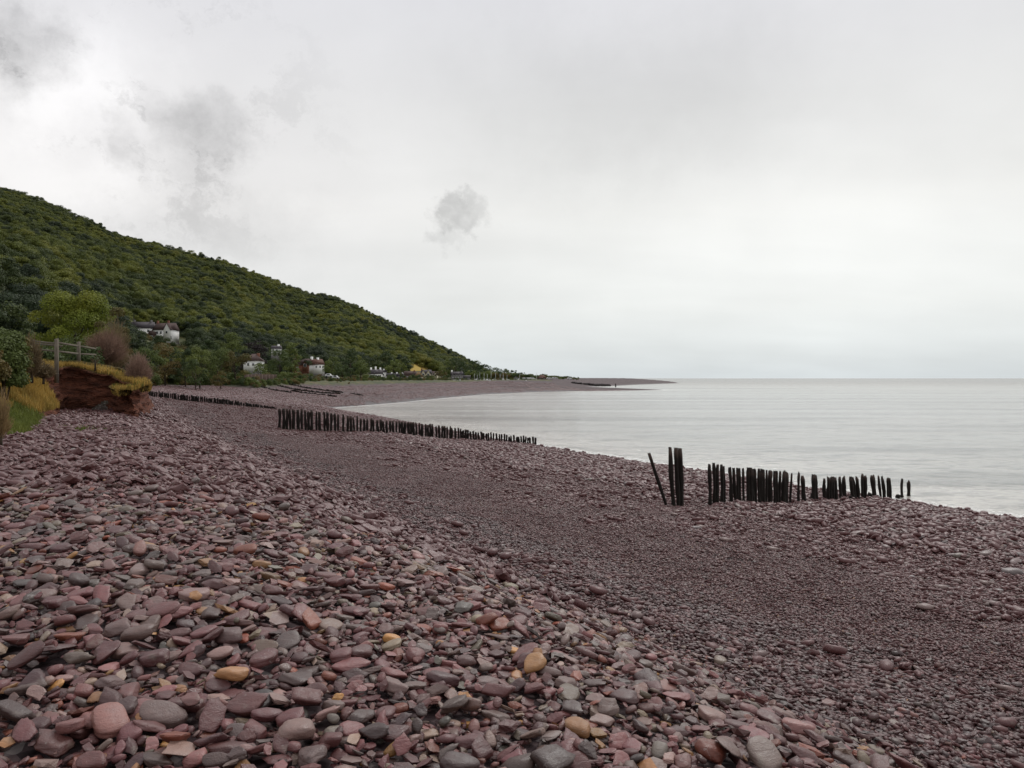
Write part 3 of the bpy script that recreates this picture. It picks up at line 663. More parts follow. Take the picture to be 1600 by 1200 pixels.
def place_post(parent, ub, ut, vt, wpx, A_, B_, base=None, origin=(0, 0), zmin=-.25, ragged=.5, slim=.12, hmax=9.):
    X, Y = on_line(ub, A_, B_); X += rng.normal(0, .02); Z = max(g1(X, Y), zmin) if base is None else base
    h = CAMZ + (HOR - vt) / F * Y - Z; lx = (ut - ub) / F * Y
    h = min(max(h, .12), hmax); me = post_mesh(h, wpx * Y / F / 2, (lx, rng.normal(0, .03)), rng.uniform(0, 1), .4, ragged, slim)
    return obj('post', me, parent, (X - origin[0], Y - origin[1], Z))
near_g = empty('groyne', (0, 0, 0), 0, 'near groyne of dark uneven timber posts running down the shingle into the sea', 'groyne', 'timber groynes across the beach')
c7 = [(798, 735, 788, 298, 32), (840, 750, 832, 290, 28), (865, 750, 874, 302, 32), (915, 740, 903, 305, 28), (950, 750, 937, 320, 22), (1035, 735, 1012, 333, 30), (1070, 735, 1040, 340, 26), (1090, 735, 1080, 338, 20),
      (1112, 735, 1100, 342, 24), (1155, 735, 1140, 342, 24), (1190, 740, 1190, 336, 30), (1215, 740, 1215, 336, 30), (1250, 740, 1243, 350, 26), (1275, 740, 1262, 350, 24), (1300, 740, 1297, 350, 22), (1325, 720, 1335, 350, 24),
      (1365, 720, 1360, 360, 34), (1390, 720, 1397, 362, 20), (1430, 735, 1430, 370, 38), (1475, 735, 1472, 372, 26), (1495, 730, 1492, 372, 24), (1525, 730, 1530, 376, 22), (1560, 730, 1565, 376, 32), (1590, 730, 1590, 375, 32)]
for (xb, yb, xt, yt, w_) in c7: place_post(near_g, 990 + xb / 6.667, 990 + xt / 6.667, 680 + yt / 6.667, w_ / 5.1, PG, QG, ragged=.35, slim=.03)
c8 = [(30, 40, 242, 36), (65, 68, 262, 24), (95, 112, 265, 20), (188, 198, 252, 20), (250, 222, 290, 36), (345, 345, 276, 34), (378, 368, 285, 20), (432, 430, 515, 12), (312, 312, 530, 16), (465, 455, 312, 26), (485, 482, 302, 26), (515, 513, 302, 30), (548, 545, 304, 34),
      (580, 572, 308, 28), (625, 612, 298, 24), (672, 655, 302, 34), (755, 735, 300, 30), (795, 770, 310, 26), (815, 797, 298, 30), (850, 838, 268, 24), (872, 870, 290, 28), (730, 730, 495, 26), (930, 935, 470, 32), (990, 962, 290, 36), (1025, 1022, 490, 22),
      (1045, 1020, 288, 20), (1080, 1055, 295, 28), (1120, 1110, 312, 22), (1152, 1130, 312, 28), (1230, 1225, 480, 40), (1252, 1262, 320, 20), (1292, 1290, 505, 16), (1333, 1337, 335, 27)]
for (xb, xt, yt, w_) in c8: place_post(near_g, 1220 + xb / 6.667, 1220 + xt / 6.667, 700 + yt / 6.667, w_ / 4.9, PG, QG, ragged=1.0, slim=.14)
lp = empty('leaning_post', (0, 0, 0), 0, 'single dark timber post leaning left, beside three tall posts', 'post')
place_post(lp, 1043, 1015.5, 708, 5.6, PG, QG, ragged=.3, slim=-.15)
tp = empty('post_cluster', (0, 0, 0), 0, 'three tall dark posts standing close together at the landward end of the near groyne', 'post cluster')
for (xb, xt, yt, w_) in [(417, 383, 125, 42), (455, 433, 130, 38), (503, 482, 136, 44)]: place_post(tp, 990 + xb / 6.667, 990 + xt / 6.667, 680 + yt / 6.667, w_ / 5.6, PG, QG, ragged=.15, slim=-.05)
# middle groyne
A2 = hit(436, 671)[:2]; B2 = hit(842, 697)[:2]
mid_g = empty('groyne', (0, 0, 0), 0, 'long middle groyne of close-set dark posts stepping down to the water', 'groyne', 'timber groynes across the beach')
u = 437.
while u < 840:
    f = (u - 437) / 403; vt = np.interp(u, [436, 500, 560, 580, 650, 700, 740, 790, 838], [637, 643, 651, 655, 660, 666, 673.5, 679, 683.5]) + rng.normal(0, .9)
    wd = (4.7 - 1.7 * f) * rng.uniform(.75, 1.15)
    place_post(mid_g, u, u + rng.normal(-.5, .45), vt, wd, A2, B2, ragged=.4, slim=.0)
    u += (5.6 - 2.1 * f) * rng.choice([.85, 1., 1., 1.1, 1.45 if f < .3 else 1.15])
A3 = hit(224, 619.5)[:2]; B3 = hit(434, 640)[:2]
far_g = empty('groyne', (0, 0, 0), 0, 'low farther groyne of short posts beyond the red earth cliff', 'groyne', 'timber groynes across the beach')
u = 222.
while u < 432:
    f = (u - 222) / 210; vt = np.interp(u, [222, 260, 300, 350, 400, 432], [609, 613.5, 619, 627, 633, 637]) + rng.normal(0, .5)
    X, Y, Z = hit(u, 619 + 21 * f ** .9, 40); h = np.interp(f, [0, .6, .8, 1], [.72, .6, .4, .25]) * rng.uniform(.85, 1.12)
    obj('post', post_mesh(h, .085 * rng.uniform(.8, 1.3), (rng.normal(0, .03), 0), rng.uniform(0, 1), .3, .3), far_g, (X, Y, Z))
    u += 2.9 * rng.choice([.85, 1., 1.2])
for (pl, lab) in [([(402, 603), (425, 610), (455, 614)], 'lowest curved remnant of a far groyne nearest the cliff'), ([(434, 603), (460, 609), (500, 614), (532, 616)], 'longest curved line of stumps on the far beach'),
            ([(452, 601), (480, 607), (510, 611), (537, 614)], 'highest curved line of stumps on the far beach below the hedge'), ([(455, 611), (480, 615.5), (508, 618)], 'short broken row of stumps below the long far rows'), ([(512, 618.5), (526, 620.5)], 'tiny row of stumps lowest on the far beach'),
            ([(548, 615.5), (568, 618.5)], 'short isolated row of stumps near the head of the bay')]:
    g = empty('groyne', (0, 0, 0), 0, lab, 'groyne', 'timber groynes across the beach')
    us = np.arange(pl[0][0], pl[-1][0], 1.35)
    for u in us:
        v = np.interp(u, [p[0] for p in pl], [p[1] for p in pl]); X, Y, Z = hit(u, v, 60); h = rng.uniform(.18, .42)
        obj('post', post_mesh(h, .11, (0, 0), 0, .2, .4), g, (X, Y, g1(X, Y)))

# ------------------------------------------------------------------ headland with the red earth cliff
sg = np.r_[0, np.cumsum(np.hypot(*np.diff(TP, axis=0).T))]
tt = np.concatenate([np.arange(0, sg[3], .5), np.arange(sg[3], sg[9], .09), np.arange(sg[9], sg[-1], .8)])
cxp = np.interp(tt, sg, TP[:, 0]); cyp = np.interp(tt, sg, TP[:, 1])
def smooth1(a, wd=1.0):
    out = np.zeros_like(a)
    for i, t in enumerate(tt):
        k = np.exp(-((tt - t) / wd) ** 2) * np.gradient(tt); out[i] = (a * k).sum() / k.sum()
    return out
cxs, cys = smooth1(cxp, .45), smooth1(cyp, .45)
tx, ty = np.gradient(smooth1(cxp, 1.4), tt), np.gradient(smooth1(cyp, 1.4), tt); L_ = np.hypot(tx, ty); nxp, nyp = -ty / L_, tx / L_
zt = np.interp(tt, sg, TT); cc = np.interp(tt, sg, TC); gz0 = ground(cxs - nxp * .3, cys - nyp * .3)
cl_w = np.array([0, .05, .12, .18, .25, .3, .34, .38, .42, .42, .36, .22, .25, .45, .9, 1.8, 3.2, 5.5, 9]); cl_h = np.array([-.35, -.1, .1, .2, .3, .4, .5, .6, .7, .8, .88, .93, 1.0, 1.03, 1.05, 1.1, 1.2, 1.3, 1.3])
gr_w = np.array([-.3, 0, .3, .6, .9, 1.2, 1.5, 1.8, 2.1, 2.4, 2.7, 3, 3.3, 3.8, 4.4, 5.2, 6.5, 8, 10]); gr_h = np.array([-.3, .0, .1, .2, .3, .4, .5, .58, .66, .74, .8, .86, .9, .95, 1, 1.05, 1.1, 1.15, 1.2])
# refine cliff rows
par = np.linspace(0, len(cl_w) - 1, 70); ax_ = np.arange(len(cl_w)); rf = lambda a: np.interp(par, ax_, a)
W_ = cc[:, None] * rf(cl_w)[None] + (1 - cc[:, None]) * rf(gr_w)[None]; Hh = cc[:, None] * rf(cl_h)[None] + (1 - cc[:, None]) * rf(gr_h)[None]
HZ = gz0[:, None] + (zt - gz0)[:, None] * Hh
T2_ = np.repeat(tt[:, None], len(par), 1)
dis = (vnoise(T2_, HZ * 1.4, .9, 1) * .38 + vnoise(T2_, HZ * 2.5, .35, 2) * .20 + vnoise(T2_ * 1.0, HZ * 3, .13, 3) * .09) * (.3 + .7 * cc[:, None])
wcap = np.interp(tt, sg, [12, 12, 12, 10, 6, 2.4, 1.5, 1.2, .8, 1.2, 1.6, 3, 8])[:, None]
over = np.maximum(W_ - wcap, 0); Wd = np.minimum(W_, wcap + .02 * over) + dis
HX = cxs[:, None] + nxp[:, None] * Wd; HY = cys[:, None] + nyp[:, None] * Wd
HZ = HZ - .3 * sm(over, .0, .6)
HZ = HZ + vnoise(HX, HY, .8, 5) * .16 * (Hh > .9) + vnoise(HX, HY, .3, 6) * .05
turf = np.clip(sm(Hh, .93, 1.0) + (1 - sm(cc, .15, .65))[:, None] * sm(Hh, .05, .3), 0, 1)
ledge = np.exp(-((tt - sg[5]) / 1.6) ** 2)[:, None] * sm(Hh, .3, .4) * (1 - sm(Hh, .55, .7)); turf = np.clip(turf + ledge, 0, 1)
na_, nb_ = HX.shape; i = np.arange(na_ - 1)[:, None]; j = np.arange(nb_ - 1)[None]
hf = np.stack([i * nb_ + j, (i + 1) * nb_ + j, (i + 1) * nb_ + j + 1, i * nb_ + j + 1], -1).reshape(-1, 4)
cliff = obj('cliff', mesh('cliff', np.stack([HX, HY, HZ], -1).reshape(-1, 3), hf, 'red_earth', True, {'turf': turf.ravel()}))
tag(cliff, 'low eroded cliff of red earth with overhanging turf at the back of the beach', 'cliff', kind='structure')

def blades(name, pts, lmin, lmax, wd, m, label, cat, lean=.25, kind='stuff', parent=None):
    n = len(pts); pts = np.asarray(pts); L = rng.uniform(lmin, lmax, n); a = rng.uniform(0, 2 * math.pi, n); b_ = rng.uniform(0, 2 * math.pi, n)
    le = np.abs(rng.normal(0, lean, n)) + .05; dxy = np.stack([np.cos(a), np.sin(a)], -1); sd_ = np.stack([np.cos(b_), np.sin(b_)], -1) * wd
    V = np.zeros((n, 5, 3)); z = pts[:, 2] - .03
    V[:, 0, :2] = pts[:, :2] - sd_; V[:, 1, :2] = pts[:, :2] + sd_; V[:, 0, 2] = V[:, 1, 2] = z
    m1 = pts[:, :2] + dxy * (L * le * .35)[:, None]; V[:, 2, :2] = m1 + sd_ * .8; V[:, 3, :2] = m1 - sd_ * .8; V[:, 2, 2] = V[:, 3, 2] = z + L * .6
    V[:, 4, :2] = pts[:, :2] + dxy * (L * le)[:, None]; V[:, 4, 2] = z + L * (1 - .3 * le)
    o5 = np.arange(n)[:, None] * 5; Q = o5 + np.array([[0, 1, 2, 3]]); T = o5 + np.array([[3, 2, 4]])
    o = obj(name, mesh(name, V.reshape(-1, 3), [Q, T], m, False, {'leaf': np.repeat(rng.random(n), 5)}), parent)
    return tag(o, label, cat, None, kind)
def surf_pts(n, tlo, thi, jlo, jhi, thin=None):
    a = rng.uniform(np.searchsorted(tt, tlo), np.searchsorted(tt, thi) - 1.01, n); b_ = rng.uniform(jlo, jhi, n)
    ia, ib = a.astype(int), b_.astype(int); fa, fb = a - ia, b_ - ib
    def L(Q): return (Q[ia, ib] * (1 - fa) + Q[ia + 1, ib] * fa) * (1 - fb) + (Q[ia, ib + 1] * (1 - fa) + Q[ia + 1, ib + 1] * fa) * fb
    p = np.stack([L(HX), L(HY), L(HZ)], -1)
    if thin: k = vnoise(p[:, 0], p[:, 1], thin[0], 21) > thin[1]; p = p[k]
    return p
jt = 45
p_top = np.vstack([surf_pts(9000, sg[4] + 2, sg[9] + 3, jt, 62), surf_pts(2500, sg[5], sg[9], jt, 49)])
blades('dry_grass', p_top, .08, .26, .010, 'dry_grass', 'straw-coloured dry grass fringe on top of the red cliff', 'grass')
p_dry = np.vstack([surf_pts(15000, sg[2] + 1., sg[4] + 1.5, 16, 48, (1.2, -.15)), surf_pts(14000, sg[4] + .5, sg[5] + 2.4, 10, 44, (.9, -.4))])
blades('dry_grass', p_dry, .14, .42, .011, 'dry_grass', 'tall straw-coloured dry grass on the bank left of the cliff', 'grass')
p_gr = np.vstack([surf_pts(16000, sg[1] + 2, sg[3] + 1.5, 3, 26), surf_pts(6000, sg[3] - .5, sg[4] + 1., 2, 18, (.6, -.35)), surf_pts(5000, sg[1] + 3, sg[3] + 4, 20, 60, (1., .05)), surf_pts(700, sg[7], sg[9], jt, 56, (.5, .05))])
blades('green_grass', p_gr, .10, .34, .012, 'green_grass', 'fresh green grass at the foot of the bank by the pebbles', 'grass')
X, Y, Z = hit(118, 674); q = rng.normal(0, 1, (500, 2)) * [.55, .35]; tz = ground(X + q[:, 0], Y + q[:, 1])
blades('grass_tuft', np.c_[X + q[:, 0], Y + q[:, 1], tz + .05], .05, .16, .01, 'green_grass', 'small dark green tuft growing alone among the pebbles', 'grass tuft')

# ------------------------------------------------------------------ trees and bushes
def crown_arrays(rx, ry, rz, nclump, nleaf, leaf, zc=0., seed=0, spread=.34, jit=.55, even=False):
    r = np.random.default_rng(seed); D = r.normal(0, 1, (nclump, 3)); D /= np.linalg.norm(D, axis=1)[:, None]
    if even:
        k_ = np.arange(nclump) + .5; zz = 1 - 1.7 * k_ / nclump; tt_ = k_ * 2.39996; D = np.stack([np.sqrt(1 - zz * zz) * np.cos(tt_), np.sqrt(1 - zz * zz) * np.sin(tt_), zz], -1) + r.normal(0, .12, (nclump, 3)); D /= np.linalg.norm(D, axis=1)[:, None]
    D[:, 2] = np.where(D[:, 2] < -.8, -D[:, 2], D[:, 2]); rad = r.uniform(.45, .86, nclump) ** .7
    Cc = D * rad[:, None] * np.array([rx, ry, rz]); cr = r.uniform(.6, 1.25, nclump) * spread * min(rx, rz)
    k = r.choice(nclump, nleaf, p=cr ** 2 / (cr ** 2).sum()); d = r.normal(0, 1, (nleaf, 3)); d /= np.linalg.norm(d, axis=1)[:, None]
    d[:, 2] = np.where(d[:, 2] < -.6, -d[:, 2] * .6, d[:, 2])
    c = Cc[k] + d * (cr[k] * r.uniform(.72, 1.12, nleaf))[:, None] * np.array([1, 1, .8]); c[:, 2] += zc
    nrm = d + r.normal(0, jit, (nleaf, 3)) + [0, 0, .35]; nrm /= np.linalg.norm(nrm, axis=1)[:, None]
    t = np.cross(nrm, r.normal(0, 1, (nleaf, 3))); t /= np.linalg.norm(t, axis=1)[:, None]; b_ = np.cross(nrm, t)
    s1 = (leaf * r.uniform(.6, 1.3, nleaf))[:, None] * .5; s2 = s1 * r.uniform(.6, 1., (nleaf, 1))
    V = np.stack([c - t * s1, c - b_ * s2, c + t * s1, c + b_ * s2], 1).reshape(-1, 3)
    return V, np.arange(nleaf * 4).reshape(-1, 4), np.repeat(.35 * r.random(nclump)[k] + .65 * r.random(nleaf), 4)
def crown_mesh(m, *a, **k):
    V, Fq, L = crown_arrays(*a, **k); return mesh('crown', V, Fq, m, False, {'leaf': L})
def trunk_mesh(h, r, rx, rz, zc, seed=0, nl=6):
    rr = random.Random(seed); mb = MB(); mb.tube((0, 0, -.5), (rr.uniform(-.1, .1) * h, 0, zc), r, r * .55, 9)
    for i in range(nl):
        a = 2 * math.pi * i / nl + rr.uniform(-.4, .4); z0 = h * rr.uniform(.55, 1.); e = Vector((rx * .7 * math.cos(a), rx * .7 * math.sin(a), zc + rz * rr.uniform(-.1, .55)))
        mb.tube((0, 0, z0), tuple(e), r * .4, r * .1, 6)
    return mesh('trunk', mb.v, [np.array(f) for f in mb.f.values() if f], 'bark', True)
TREES = {}
def tree(u, v, Y, hpx, wpx, m, label, cat='tree', group=None, name='tree', leaf=.30, nleaf=2600, low=.12, seed=None, z=None, even=False):
    """v = foot of the tree in the photograph, Y its distance; hpx, wpx its size there"""
    seed = seed if seed is not None else int(rng.integers(1e6)); X = (u - 800) / F * Y; Z = g1(X, Y) if z is None else z
    ztop = CAMZ + (HOR - (v - hpx)) / F * Y; h = max(ztop - Z, 1.); w_ = wpx / F * Y
    rz = h * (1 - low) / 2; zc = h - rz; o = empty(name, (X, Y, Z), 0, label, cat, group)
    nclump = int(np.clip(14 * (w_ / 5) ** 1.2, 12, 46))
    sp = .36 if nclump < 25 else .27
    obj('crown', crown_mesh(m, w_ / 2, w_ / 2, rz * 1.0, nclump, nleaf, leaf, zc=zc, seed=seed, spread=sp, even=even), o)
    obj('trunk', trunk_mesh(h * .35, max(.06, w_ * .028), w_ / 2, rz, zc, seed), o); return o
def shrub(u, v, Y, hpx, wpx, m, label, cat='bush', name='bush', leaf=.12, nleaf=1800, z=None, group=None):
    X = (u - 800) / F * Y; Z = g1(X, Y) if z is None else z; h = CAMZ + (HOR - (v - hpx)) / F * Y - Z; w_ = wpx / F * Y
    o = empty(name, (X, Y, Z), 0, label, cat, group)
    obj('foliage', crown_mesh(m, w_ / 2 * .9, w_ / 2 * .9, h * .54, 30, nleaf, leaf, zc=h * .44, seed=int(rng.integers(1e6)), spread=.52), o)
    mb = MB()
    for i in range(5):
        a = i * 1.3; mb.tube((.05 * math.cos(a), .05 * math.sin(a), -.2), (w_ * .3 * math.cos(a), w_ * .3 * math.sin(a), h * .7), .03, .01, 5)
    mb.build('stem', 'bark', o); return o
def twiggy(u, v, Y, hpx, wpx, m, label, n=900, z=None, name='bare_bush', th=.014):
    X = (u - 800) / F * Y; Z = g1(X, Y) if z is None else z; h = CAMZ + (HOR - (v - hpx)) / F * Y - Z; w_ = wpx / F * Y / 2
    o = empty(name, (X, Y, Z), 0, label, 'bush'); V = []; Fq = []; leaf = []
    def seg(a, b_, t, f):
        d = b_ - a; s = d.cross(Vector((rng.normal(), rng.normal(), rng.normal()))); s.normalize(); s *= t; k = len(V)
        V.extend([a - s, a + s, b_ + s * .5, b_ - s * .5]); Fq.append((k, k + 1, k + 2, k + 3)); leaf.extend([f] * 4)
    for i in range(n):
        a = rng.uniform(0, 2 * math.pi); ph = math.acos(rng.uniform(.0, 1)); tip = Vector((w_ * math.sin(ph) * math.cos(a), w_ * math.sin(ph) * math.sin(a), h * (.25 + .75 * math.cos(ph)))) * rng.uniform(.6, 1.05)
        mid = tip * rng.uniform(.35, .6) + Vector(rng.normal(0, .06 * w_, 3)); f = rng.random()
        seg(mid, tip, th, f)
        for _ in range(4):
            q = mid.lerp(tip, rng.uniform(.2, 1)); seg(q, q + (tip - mid) * .3 + Vector(rng.normal(0, .12 * w_, 3)), th * .8, rng.random())
        if i % 6 == 0: seg(Vector((0, 0, 0)), mid, th * 1.5, f * .3)
    obj('twigs', mesh('twigs', [tuple(p) for p in V], np.array(Fq), m, False, {'leaf': leaf}), o)
    mb = MB(); mb.tube((0, 0, -.2), (0, 0, h * .35), .05, .03, 6); mb.build('stem', 'bark', o); return o

# foreground-left vegetation
shrub(8, 604, 24, 98, 74, 'green_leaves', 'dense leafy green bush at the left edge above the grassy bank', leaf=.075, nleaf=22000, z=4.75)
shrub(-26, 600, 21, 60, 60, 'autumn_leaves', 'browning bush in front of the leafy one at the left edge', leaf=.08, nleaf=9000, z=4.9)
shrub(30, 590, 25, 62, 40, 'autumn_leaves', 'brown-green bush between the leafy bush and the fence', leaf=.06, nleaf=7000, z=5.2)
twiggy(50, 588, 26.5, 60, 30, 'brown_twigs', 'tangled brown bramble bush against the left end of the fence', n=420, z=5.25)
twiggy(0, 690, 15.4, 84, 34, 'dry_twigs', 'brown dried bush at the foot of the bank on the left edge', n=300, z=3.95, th=.005)
twiggy(68, 592, 28, 26, 34, 'brown_twigs', 'low dead scrub below the fence', n=300, z=5.2)
big_tree = tree(118, 560, 72, 114, 116, 'big_tree_leaves', 'large round bright green tree behind the fence', leaf=.15, nleaf=30000, low=.02, seed=11, even=True)
shrub(108, 566, 58, 40, 76, 'green_leaves', 'green bush growing below the large round tree', leaf=.1, nleaf=7000)
tree(172, 560, 66, 88, 62, 'autumn_leaves', 'smaller tree with browning leaves beside the large round tree', leaf=.12, nleaf=10000, low=.05, seed=5)
tree(190, 566, 62, 60, 34, 'autumn_leaves', 'yellow-green tree at the right of the browning tree', leaf=.12, nleaf=7000, low=.05, seed=8)
twiggy(165, 562, 44, 44, 62, 'pink_twigs', 'rounded bare pinkish-brown bush behind the cliff top', n=1500, z=6.0, th=.008)
twiggy(178, 560, 55, 62, 50, 'brown_twigs', 'taller bare grey-brown bush in front of the browning tree', n=900, z=5.6, th=.009)
twiggy(216, 604, 33.5, 50, 40, 'pink_twigs', 'bare pinkish shrub on the end of the cliff', n=1200, z=4.9, th=.006)
shrub(212, 606, 33.8, 26, 36, 'dark_leaves', 'low dark shrub under the pinkish shrub at the cliff end', leaf=.06, nleaf=3500, z=4.7)
shrub(72, 566, 40, 26, 44, 'dark_leaves', 'dark hedge bush behind the fence rails', leaf=.15, nleaf=1800, z=5.7)
shrub(140, 562, 42, 20, 44, 'dark_leaves', 'dark low bush right of the second fence post', leaf=.15, nleaf=1600, z=5.8)
twiggy(149, 566, 33.5, 22, 14, 'brown_twigs', 'tiny dead sapling on the cliff edge', n=14, z=5.75, th=.01)

LIST = [  # u, foot v, Y, height, width, material, label
    (232, 600, 130, 56, 46, 'green_leaves', 'olive green tree just right of the cliff'), (258, 600, 138, 66, 44, 'autumn_leaves', 'yellow-tinged tree below the white cottages'),
    (290, 600, 140, 56, 46, 'dark_leaves', 'dark tree beside the yellow-tinged one'), (312, 600, 136, 62, 44, 'green_leaves', 'tall rounded tree at the middle of the scrub belt'), (306, 601, 130, 42, 34, 'dark_leaves', 'very dark bushy tree reaching down to the shingle'),
    (340, 598, 150, 56, 42, 'green_leaves', 'leafy tree in the belt, left of the hipped-roof house'), (327, 596, 165, 70, 36, 'dark_leaves', 'dark tree rising behind the belt below the white house'), (368, 596, 155, 50, 44, 'autumn_leaves', 'brownish green tree left of the hipped-roof house'),
    (364, 580, 230, 60, 40, 'green_leaves', 'green tree on the slope above the scrub belt'), (395, 572, 290, 40, 52, 'purple_leaves', 'dark purple-leaved tree on the slope above the hipped-roof house'), (437, 592, 200, 46, 40, 'dark_leaves', 'broad dark green tree between the hipped-roof house and the brick house'),
    (470, 578, 300, 44, 36, 'dark_leaves', 'dark tree behind the brick house'), (455, 590, 280, 54, 30, 'green_leaves', 'mid green tree left of the brick house'), (410, 590, 215, 22, 40, 'green_leaves', 'low tree right of the hipped-roof house'),
    (520, 592, 290, 36, 30, 'green_leaves', 'rounded tree right of the white house with the red roof'), (548, 592, 300, 48, 34, 'dark_leaves', 'tall dark conifer-like tree in the middle of the village'), (535, 593, 270, 24, 34, 'dark_leaves', 'low dark tree on the village shore'),
    (563, 593, 290, 30, 30, 'green_leaves', 'green tree left of the white cottage with three chimneys'), (615, 584, 430, 26, 26, 'green_leaves', 'tree behind the dark terrace'), (629, 582, 420, 16, 16, 'bright_leaves', 'small lime green tree above the stone barn'),
    (603, 583, 440, 36, 26, 'dark_leaves', 'dark tree behind the white cottage with three chimneys'), (690, 592, 420, 14, 22, 'autumn_leaves', 'olive bush right of the gabled houses'), (712, 584, 560, 26, 34, 'dark_leaves', 'large dark tree behind the grey harbour house'),
    (735, 592, 520, 14, 20, 'green_leaves', 'small round green tree left of the boat masts'), (697, 582, 560, 20, 26, 'green_leaves', 'bright tree at the end of the straw field'), (756, 592, 620, 24, 30, 'dark_leaves', 'dark tree behind the boat masts'),
    (738, 586, 640, 26, 30, 'dark_leaves', 'dark tree at the foot of the hill above the harbour'), (775, 593, 640, 19, 22, 'dark_leaves', 'first dark tree past the end of the hill'), (790, 593, 640, 17, 18, 'dark_leaves', 'second dark tree past the end of the hill'),
    (802, 593, 650, 15, 16, 'dark_leaves', 'third dark tree past the end of the hill'), (815, 593, 640, 11, 20, 'dark_leaves', 'low trees behind the grey boathouse'), (829, 593, 640, 9, 14, 'green_leaves', 'low green bush left of the tall flagpole'),
    (850, 593, 630, 9, 18, 'autumn_leaves', 'brownish bush right of the tall flagpole'), (866, 593, 620, 6, 20, 'dark_leaves', 'low dark bush near the end of the village'), (886, 593, 600, 5, 18, 'dark_leaves', 'last low bush on the shingle ridge'), (420, 597, 190, 12, 40, 'autumn_leaves', 'low bramble thicket above the notice board'),
    (345, 600, 138, 22, 30, 'autumn_leaves', 'low brown thicket above the bare earth slope')]
for (u, v, Y, h, wd, m, lab) in LIST:
    tree(u, v, Y, h, wd, m, lab, leaf=.0012 * Y + .04, nleaf=int(np.clip(h * wd * 1.9, 500, 4200)), low=.04 if Y < 200 else .08)

# scrub belt and hedges (nobody could count them)
bush_src = [crown_mesh(m, 1., 1., .9, 10, 1100, .17, zc=.6, seed=30 + i, spread=.5) for i, m in enumerate(['green_leaves', 'dark_leaves', 'autumn_leaves', 'green_leaves'])]
pts, sc = [], []
for (u0_, u1_, ya, yb, n_, s0, s1, zo) in [(195, 246, 340, 364, 40, 1.3, 1.9, -1.3), (246, 300, 340, 364, 50, 1.4, 2.0, -.9), (384, 412, 205, 217, 14, .5, .9, -.5), (455, 510, 285, 297, 26, .7, 1.3, -.5), (560, 700, 380, 398, 26, .5, .9, -.2)]:
    for _ in range(n_):
        u = rng.uniform(u0_, u1_); Y = rng.uniform(ya, yb); X = (u - 800) / F * Y; pts.append((X, Y, g1(X, Y) + zo)); sc.append(rng.uniform(s0, s1))
for _ in range(330):
    u = rng.uniform(228, 470); Ys = np.linspace(105, 225, 90); dd = land_d((u - 800) / F * Ys, Ys); Y = float(Ys[np.argmax(dd > 1.2)]) + rng.uniform(0, 5); X = (u - 800) / F * Y
    pts.append((X, Y, g1(X, Y) - .2)); sc.append(rng.uniform(.5, 1.25) * np.interp(u, [228, 300, 330, 370, 470], [1.5, 1.5, .8, .7, .6]))
for _ in range(260):
    u = rng.uniform(735, 905); Y = rng.uniform(540, 640); X = (u - 800) / F * Y
    pts.append((X, Y, g1(X, Y) - .3)); sc.append(rng.uniform(.6, 1.) * np.interp(u, [735, 780, 830, 905], [5., 3.8, 2.2, .8]))
for _ in range(1500):
    u = rng.uniform(225, 900); Y = rng.uniform(110, 430); X = (u - 800) / F * Y; d = float(land_d(np.array([X]), np.array([Y]))[0])
    if d < .8 or d > 60: continue
    if u > 560 and d < 6 : continue
    pts.append((X, Y, g1(X, Y))); sc.append(rng.uniform(.7, 1.7) * (.45 if (u > 480 and d < 40) else 1) * (.6 if d < 4 else 1.))
tag(scatter('scrub', pts, np.c_[np.zeros(len(pts)), np.zeros(len(pts)), rng.uniform(0, 6, len(pts))], sc, rng.integers(0, 4, len(pts)), bush_src), 'belt of scrub and hedge along the top of the beach', 'scrub')

# forest covering the hill
for_src = []
for i in range(10):
    rx = [5.4, 6.0, 4.8, 6.4, 5.4, 3.8, 5.8, 4.6, 5.8, 3.4][i]; rz = [4.6, 4.8, 5.2, 4.6, 4.4, 6.2, 5.0, 5.4, 5.0, 6.8][i]
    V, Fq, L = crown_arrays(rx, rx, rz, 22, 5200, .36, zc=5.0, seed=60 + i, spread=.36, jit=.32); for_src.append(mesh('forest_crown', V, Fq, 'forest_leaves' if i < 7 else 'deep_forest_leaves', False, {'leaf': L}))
st = 6.3; xs, ys = np.meshgrid(np.arange(-860, 20, st), np.arange(120, 1120, st)); xs = xs.ravel() + rng.uniform(-.45, .45, xs.size) * st; ys = ys.ravel() + rng.uniform(-.45, .45, ys.size) * st
hz, kk, uu = hill(xs, ys); ld = land_d(xs, ys)
keep = (uu > -160) & (kk > .0) & (kk < 1.06) & (hz > 1.2) & (ld > 25) & (np.abs(xs / ys) < .82)
def clear(u0, u1, y0_, y1_): return (uu > u0) & (uu < u1) & (ys > y0_) & (ys < y1_)
keep &= ~clear(192, 300, 300, 398) & ~clear(634, 696, 380, hit(642, 567.5, 430)[1] + 6) & ~clear(378, 445, 180, 300) & ~clear(455, 510, 200, 340) & ~clear(-40, 28, 150, 232) & ~clear(570, 640, 380, 470) & ~clear(-20, 22, 380, 452)& ~clear(415, 448, 300, 345)
xs, ys = xs[keep], ys[keep]; zs = ground(xs, ys); kk = kk[keep]
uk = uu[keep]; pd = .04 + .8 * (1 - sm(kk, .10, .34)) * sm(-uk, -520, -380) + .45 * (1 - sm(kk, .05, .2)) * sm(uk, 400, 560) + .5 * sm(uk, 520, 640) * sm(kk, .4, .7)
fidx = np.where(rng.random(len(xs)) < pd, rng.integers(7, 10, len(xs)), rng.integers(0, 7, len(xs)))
sc = rng.uniform(.68, 1.12, len(xs)) ** 1.2 * (1.14 - .22 * kk); print('forest', len(xs))
